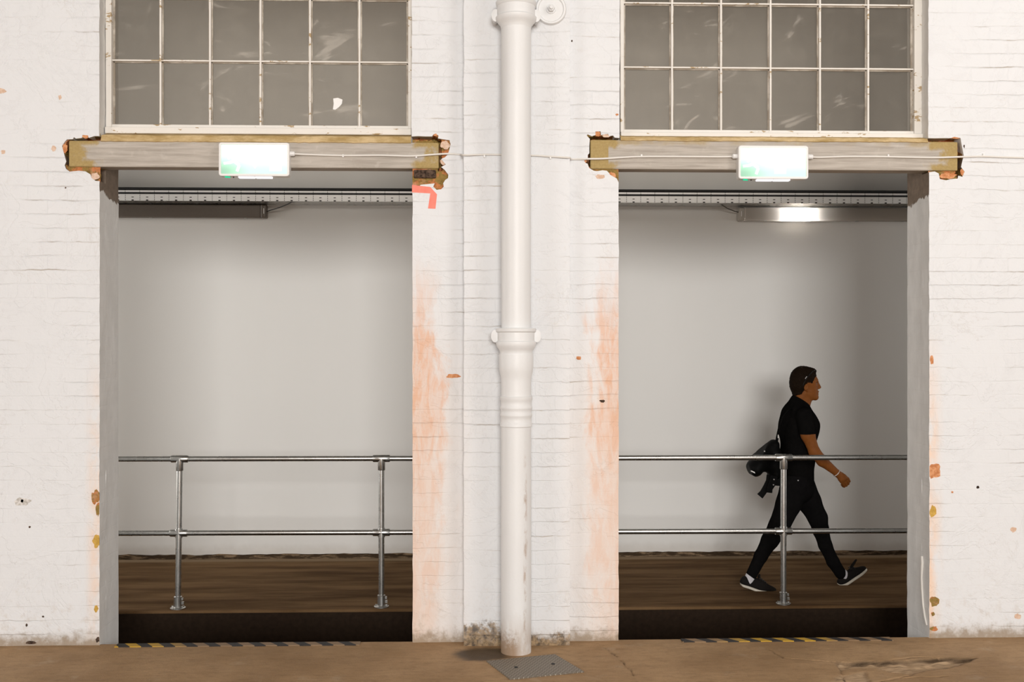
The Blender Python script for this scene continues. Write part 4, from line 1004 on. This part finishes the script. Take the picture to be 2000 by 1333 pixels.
# t-shirt with sleeves, neckline and hem
sf = Field((Q(1500,955)[0]-.05, YP-.36, Q(1500,958)[2]), (Q(1620,760)[0], YP+.36, Q(1600,764)[2]), .0055)
torso(sf, .0); sf.cap(Q(1560,797), Q(1559,784), .070, .062, .03)
n0 = Q(1552,773.5); n1 = Q(1579,791.5); sf.keep((n0+n1)/2, (-(n1-n0)[2], 0, (n1-n0)[0]))
for sh_, el_, cut_ in ((Q(1571,812,-.195), Q(1580,862,-.217), Q(1577.5,848.5,-.215)), (Q(1553,812,.195), Q(1545,862,.217), Q(1547,848.5,.215))):
    sl_f = Field(sf.lo, sf.lo+sf.h*(sf.n-1.5), sf.h)
    sl_f.cap(sh_, el_, .064, .067, 0.); sl_f.keep(cut_, (.04, 0, -1))
    q_ = np.clip(.5+.5*(sf.f-sl_f.f)/.012, 0, 1); sf.f = sf.f*(1-q_)+sl_f.f*q_-.012*q_*(1-q_)
sf.keep(Q(1557,946), (0, 0, -1))
sf.mesh('t_shirt', M_SHIRT, man, 3)
# jeans
jf = Field((Q(1440,1140)[0], YP-.30, WZ), (Q(1680,930)[0], YP+.30, Q(1600,918)[2]), .0055)
jf.cap(Q(1557,924), Q(1557.5,955), .117, .120, .03, 1.36); r_leg(jf); l_leg(jf)
jf.keep(Q(1557,925), (0, 0, 1))
jf.mesh('jeans', M_JEAN, man, 2)
# hair: a cap over the skull kept inside the hairline
hf = Field(Q(1538,782)-np.array((0,.13,0)), Q(1606,708)+np.array((0,.13,0)), .0045)
hf.ell(Q(1567.5,740.5), (.0995,.084,.103), 0, .01); hf.cap(Q(1562,758), Q(1563,771), .058, .061, .02); hf.ell(Q(1560,752), (.072,.070,.078), 0, .02); hf.ell(Q(1582,726), (.044,.058,.030), -20, .02); hf.ell(Q(1578,740), (.070,.0765,.07), 0, .01)
hf.cap(Q(1588,725.5,-.035), Q(1588,725.5,.035), .022, .022, .012)
hl = [(1530,700),(1600,700),(1600,722),(1595.5,733.5),(1589,735.5),(1585.5,740),(1583.5,746),(1582,751),(1579.5,751),(1578,747),(1572,747),(1569,752),(1566.5,760),(1563,769),(1549,774),(1530,774)]
hf.profile([(Q(x, y)[0], Q(x, y)[2]) for x, y in hl])
sl, g = hf.win(hf.lo-1, hf.lo+hf.h*hf.n+1)
hf.f = hf.f+(.0022*np.sin(g[0]*260+g[1]*190+2*np.sin(g[2]*90))*np.sin(g[2]*210-g[1]*160)+.0016*np.sin(g[1]*420+g[2]*150)).astype(np.float32)
hf.mesh('hair', M_HAIR, man, 1)
for s_ in (-1, 1):
    b = MB(); b.tube([Vector(Q(1590.5,745.0,s_*.050)), Vector(Q(1594.2,742.2,s_*.040)), Vector(Q(1597.4,743.2,s_*.022))], [.0028,.0042,.0036], 8); b.build('eyebrow', M_HAIR, man, smooth=True)
    b = MB(); c = Q(1593.0,749.6,s_*.0325); b.lathe([(.0108*math.sin(math.pi*(k+.5)/10), -.0108*math.cos(math.pi*(k+.5)/10)) for k in range(10)], tuple(c), 14, 'x'); ey = b.build('eye', simple('eye_white', (.20, .17, .15), .4), man, smooth=True)
    b = MB(); b.lathe([(.0060, .0080), (.0055, .0106), (.002, .0114)], tuple(c), 12, 'x'); b.build('iris', simple('dark_iris', (.02, .012, .008), .2), ey, smooth=True)

# shoes and socks: lofted along the foot
def shoe(st, dy, name_lab, sock, tongue):
    sh = None
    def loft(sections, name, mat, par):
        n = len(sections[0]); b = MB(); vs_ = [q for s_ in sections for q in s_]; fs = []
        for i in range(len(sections)-1):
            for k in range(n): fs.append((i*n+k, i*n+(k+1) % n, (i+1)*n+(k+1) % n, (i+1)*n+k))
        fs.append(tuple(range(n-1, -1, -1))); fs.append(tuple((len(sections)-1)*n+k for k in range(n)))
        b.add(vs_, fs); return b.build(name, mat, par, smooth=True, sub=1)
    up, so = [], []
    for (bx, by), (tx, ty), hw in st:
        B = Vector(Q(bx, by, dy)); T = Vector(Q(tx, ty, dy)); n_ = (T-B); hgt = n_.length; n_.normalize(); yv = Vector((0, 1, 0))
        th = min(.024, hgt*.62)
        so.append([B+n_*(th*h_)+yv*(hw+.003)*w_ for w_, h_ in ((-1, .15), (-.85, 0), (.85, 0), (1, .15), (1, .85), (.9, 1), (-.9, 1), (-1, .85))])
        base = B+n_*th*.8; hh = max(.004, hgt-th*.8)
        up.append([base+n_*hh*h_+yv*hw*w_ for w_, h_ in ((-.95, 0), (-1, .25), (-.92, .62), (-.6, .93), (0, 1), (.6, .93), (.92, .62), (1, .25), (.95, 0), (0, 0))])
    sh = loft(up, 'shoe', M_SHOE, man); so_ = loft(so, 'sole', M_SOLE, sh); so_['label'] = 'cream rubber sole'
    f = Field(np.minimum(sock[0], sock[1])-.07, np.maximum(sock[0], sock[1])+.07, .004); f.cap(sock[0], sock[1], sock[2], sock[3], 0.); f.mesh('sock', M_SOCK, man, 1)
    b = MB(); T0, T1 = [Vector(Q(x, y, dy)) for x, y in tongue]; d_ = (T1-T0).normalized(); s_ = d_.cross(Vector((0, 1, 0)))
    vs_ = []
    for t, w_, th in ((0, .026, .009), (.5, .024, .008), (.9, .019, .007), (1, .012, .004)):
        c = T0.lerp(T1, t); vs_ += [c+Vector((0, w_, 0))+s_*th, c-Vector((0, w_, 0))+s_*th, c-Vector((0, w_, 0))-s_*th, c+Vector((0, w_, 0))-s_*th]
    fs = [(3,2,1,0), (12,13,14,15)]
    for i in range(3):
        for k in range(4): fs.append((4*i+k, 4*i+(k+1) % 4, 4*i+4+(k+1) % 4, 4*i+4+k))
    b.add(vs_, fs); b.build('tongue', M_SHOE, sh, smooth=True, sub=1)
    b = MB()
    for i in range(4):
        (bx, by), (tx, ty), hw = st[4]; (bx2, by2), (tx2, ty2), hw2 = st[5]; t = i/3.
        c = Vector(Q(tx+(tx2-tx)*t, ty+(ty2-ty)*t-.4, dy)); b.tube([c+Vector((0,-.026,-.010)), c+Vector((0,-.012,.002)), c+Vector((0,.012,.002)), c+Vector((0,.026,-.010))], .0032, 6)
        if i == 3: lc = b
    for i in range(1):
        pass
    b.build('laces', M_BLACK, sh, smooth=True)
    return sh
shoe([((1446,1142.5),(1445.6,1137),.022), ((1449,1146.6),(1447.5,1129),.034), ((1457,1148.5),(1456,1122.5),.037), ((1467,1152),(1471,1129.5),.037), ((1478,1156.8),(1484,1129),.039), ((1490,1158.6),(1495,1138),.045), ((1501,1158.8),(1504,1143.5),.047), ((1510,1158.6),(1511.5,1147),.040), ((1515.5,1157.8),(1516.2,1150.5),.022)],
     -.09, '', (Q(1465,1127,-.09), Q(1463,1139,-.09), .038, .036), ((1481,1131),(1484,1122)))
shoe([((1636.3,1142),(1635.5,1138),.022), ((1640,1147.5),(1636,1132),.034), ((1650,1145),(1642.5,1125.5),.037), ((1659,1139),(1652,1119),.037), ((1667,1133),(1659,1109.5),.039), ((1676,1127),(1668,1110),.044), ((1684,1121),(1678,1108.5),.045), ((1690,1115.5),(1685.5,1106.5),.038), ((1693,1112),(1690.3,1107),.022)],
     .09, '', (Q(1647,1121.5,.09), Q(1650,1129,.09), .037, .034), ((1660,1112),(1673,1093)))
# bracelet
c = Vector(Q(1634,924.5,-.216)); ax = Vector((.76,.06,-.65)).normalized(); u_ = ax.cross(Vector((0, 1, 0))).normalized(); v_ = ax.cross(u_); b = MB()
b.tube([c+(u_*math.cos(a*math.pi/8)+v_*math.sin(a*math.pi/8))*.0305 for a in range(17)], .0035, 8, caps=False); k = b.build('bracelet', simple('pale_bracelet', (.62, .55, .50), .3, .4), man, smooth=True); k['label'] = 'pale thin bracelet'

# sunglasses pushed up on the hair
sg = empty('sunglasses', Q(1588,732), 'dark sunglasses pushed up on the head of the walking man', 'sunglasses')
b = MB()
for s in (-1, 1):
    c = Vector(Q(1590,724.5,s*.034)); n_ = Vector((.72, s*.16, .62)).normalized(); a_ = Vector((0, 1, 0)).cross(n_).normalized(); b_ = n_.cross(a_); vs_ = []
    for y in (-.0025, .0025): vs_ += [c+n_*(y+.004*math.cos(2*t*math.pi/8))+a_*.021*math.sin(t*math.pi/8)+b_*.028*math.cos(t*math.pi/8) for t in range(16)]
    fs = [tuple(range(15, -1, -1)), tuple(range(16, 32))]+[(i, (i+1) % 16, 16+(i+1) % 16, 16+i) for i in range(16)]
    q_ = MB(); q_.add(vs_, fs); q_.build('lens', simple('dark_lens', (.006, .005, .005), .12), sg, smooth=True)
    t_ = MB(); t_.tube([Vector(Q(1588.5,724.5,s*.060)), Vector(Q(1582,731,s*.079)), Vector(Q(1574,741,s*.088)), Vector(Q(1570,749,s*.086)), Vector(Q(1569,753.5,s*.080))], [.0045,.0050,.0045,.0040,.0035], 8)
    t_.build('temple_arm', simple('black_frame', (.008, .008, .008), .2), sg, smooth=True)
    h_ = MB(); h = Vector(Q(1573.9,738,s*.090)); h_.tube([h+Vector((-.007,s*.004,-.009)), h+Vector((.007,s*.004,.009))], .0032, 8); e_ = h_.build('hinge_plate', simple('bright_metal', (.85, .87, .9), .15, .9), sg, smooth=True); e_['label'] = 'shiny metal plate'
b = MB(); b.tube([Vector(Q(1591,724,-.012)), Vector(Q(1592,723,0)), Vector(Q(1591,724,.012))], .0035, 8); b.build('bridge', M_BLACK, sg, smooth=True)

# shoulder bag behind his back
bag = empty('shoulder_bag', Q(1478,932,-.04), 'black shoulder bag with dangling straps hanging behind the back of the walking man', 'bag')
f = Field(Q(1450,985,-.02)-np.array((0,.18,0)), Q(1540,845,-.02)+np.array((0,.18,0)), .005)
f.cap(Q(1511,870,-.03), Q(1489,893,-.03), .045, .070, .03, 1.5); f.cap(Q(1489,893,-.03), Q(1474,914,-.03), .072, .060, .03, 1.7); f.ell(Q(1474,915,-.03), (.060,.115,.066), 0, .02)
f.cap(Q(1512,885,-.03), Q(1512,925,-.03), .052, .052, .02, 1.8); f.cap(Q(1495,905,-.03), Q(1515,912,-.03), .07, .06, .02, 1.5)
f.profile([(Q(x, y)[0], Q(x, y)[2]) for x, y in [(1502,858),(1508,856.5),(1527,856),(1533,900),(1530,945),(1499,934),(1498.5,925),(1484,928.5),(1474.5,932),(1464,926),(1459,913),(1457.5,900),(1466,893),(1480.5,886),(1491,872)]])
bo = f.mesh('bag_body', M_BAG, bag, 2)
def ribbon(pts, hw, th, name, mat, par):
    b = MB(); vs_ = []; n = len(pts)
    for i, (p, w_) in enumerate(zip(pts, hw)):
        t = (pts[min(i+1, n-1)]-pts[max(i-1, 0)]).normalized(); s_ = Vector((0, 1, 0)).cross(t).normalized()
        y = Vector((0, 1, 0))*th
        vs_ += [p+s_*w_+y, p-s_*w_+y, p-s_*w_-y, p+s_*w_-y]
    fs = [(3,2,1,0), tuple(4*(n-1)+k for k in range(4))]
    for i in range(n-1):
        for k in range(4): fs.append((4*i+k, 4*i+(k+1) % 4, 4*i+4+(k+1) % 4, 4*i+4+k))
    b.add(vs_, fs); return b.build(name, mat, par, bevel=.002)
V3 = lambda x, y, d: Vector(Q(x, y, d))
ribbon([V3(1503,928,-.10), V3(1502,940,-.11), V3(1497,952,-.11), V3(1490,963,-.11), V3(1484,970,-.11)], [.022,.024,.026,.024,.027], .006, 'hanging_strap', M_BAG, bag)
ribbon([V3(1512,930,-.13), V3(1508,945,-.13), V3(1503,955,-.13), V3(1502,963,-.13)], [.030,.030,.024,.024], .006, 'hanging_strap', M_BAG, bag)
ribbon([V3(1520,925,-.06), V3(1519,938,-.06), V3(1518,949,-.06)], [.045,.045,.042], .02, 'hanging_flap', M_BAG, bag)
b = MB(); b.tube([V3(1517,862,-.06), V3(1520,846,-.09), V3(1524,828,-.12), V3(1530,813,-.128), V3(1540,801,-.112), V3(1550,795,-.085), V3(1558,792,-.05)], [.011,.011,.011,.010,.010,.009,.008], 10); b.build('shoulder_strap', M_SHIRT, bag, smooth=True)
def dot(px, py, dy, r, name, mat, par, lab):
    b = MB(); c = Q(px, py, dy); b.lathe([(r, 0), (r, .006), (r*.6, .008)], tuple(c), 10, '-y'); k = b.build(name, mat, par); k['label'] = lab; return k
M_MET = simple('polished_metal', (.85, .85, .85), .2, .6)
b = MB(); c = Q(1520,853,-.115); b.box((c[0]-.003, c[1]-.004, c[2]-.013), (c[0]+.003, c[1]+.004, c[2]+.013)); b.build('strap_buckle', M_MET, bag)
b = MB(); cs = [V3(1466.5,921.5,-.135), V3(1475,925.5,-.135), V3(1474,922.5,-.137), V3(1467.5,919.5,-.137)]; b.add([q for q in cs]+[q+Vector((0,.012,0)) for q in cs], [(0,1,2,3),(7,6,5,4),(0,4,5,1),(1,5,6,2),(2,6,7,3),(3,7,4,0)]); k = b.build('pale_tag', M_WPLA, bag); k['label'] = 'small pale label on the bag'
dot(1493,882,-.135,.0055,'zip_pull',M_MET,bag,'bright zip pull'); dot(1511.5,937,-.145,.005,'zip_pull',M_MET,bag,'bright zip pull'); dot(1510.5,947.5,-.145,.005,'zip_pull',M_MET,bag,'bright zip pull')
kb = MB(); kb.tube([V3(1558.5,938,-.178), V3(1557.5,950,-.180), V3(1554,962,-.176)], .0022, 6); kc = kb.build('key_chain', simple('dull_metal', (.25, .24, .22), .4, .8), man)
dot(1558.5,939,-.182,.005,'chain_clip',M_MET,kc,'bright clip'); dot(1553.5,960,-.178,.005,'key',M_MET,kc,'bright key'); dot(1552.5,964.5,-.178,.005,'key',M_MET,kc,'bright key')
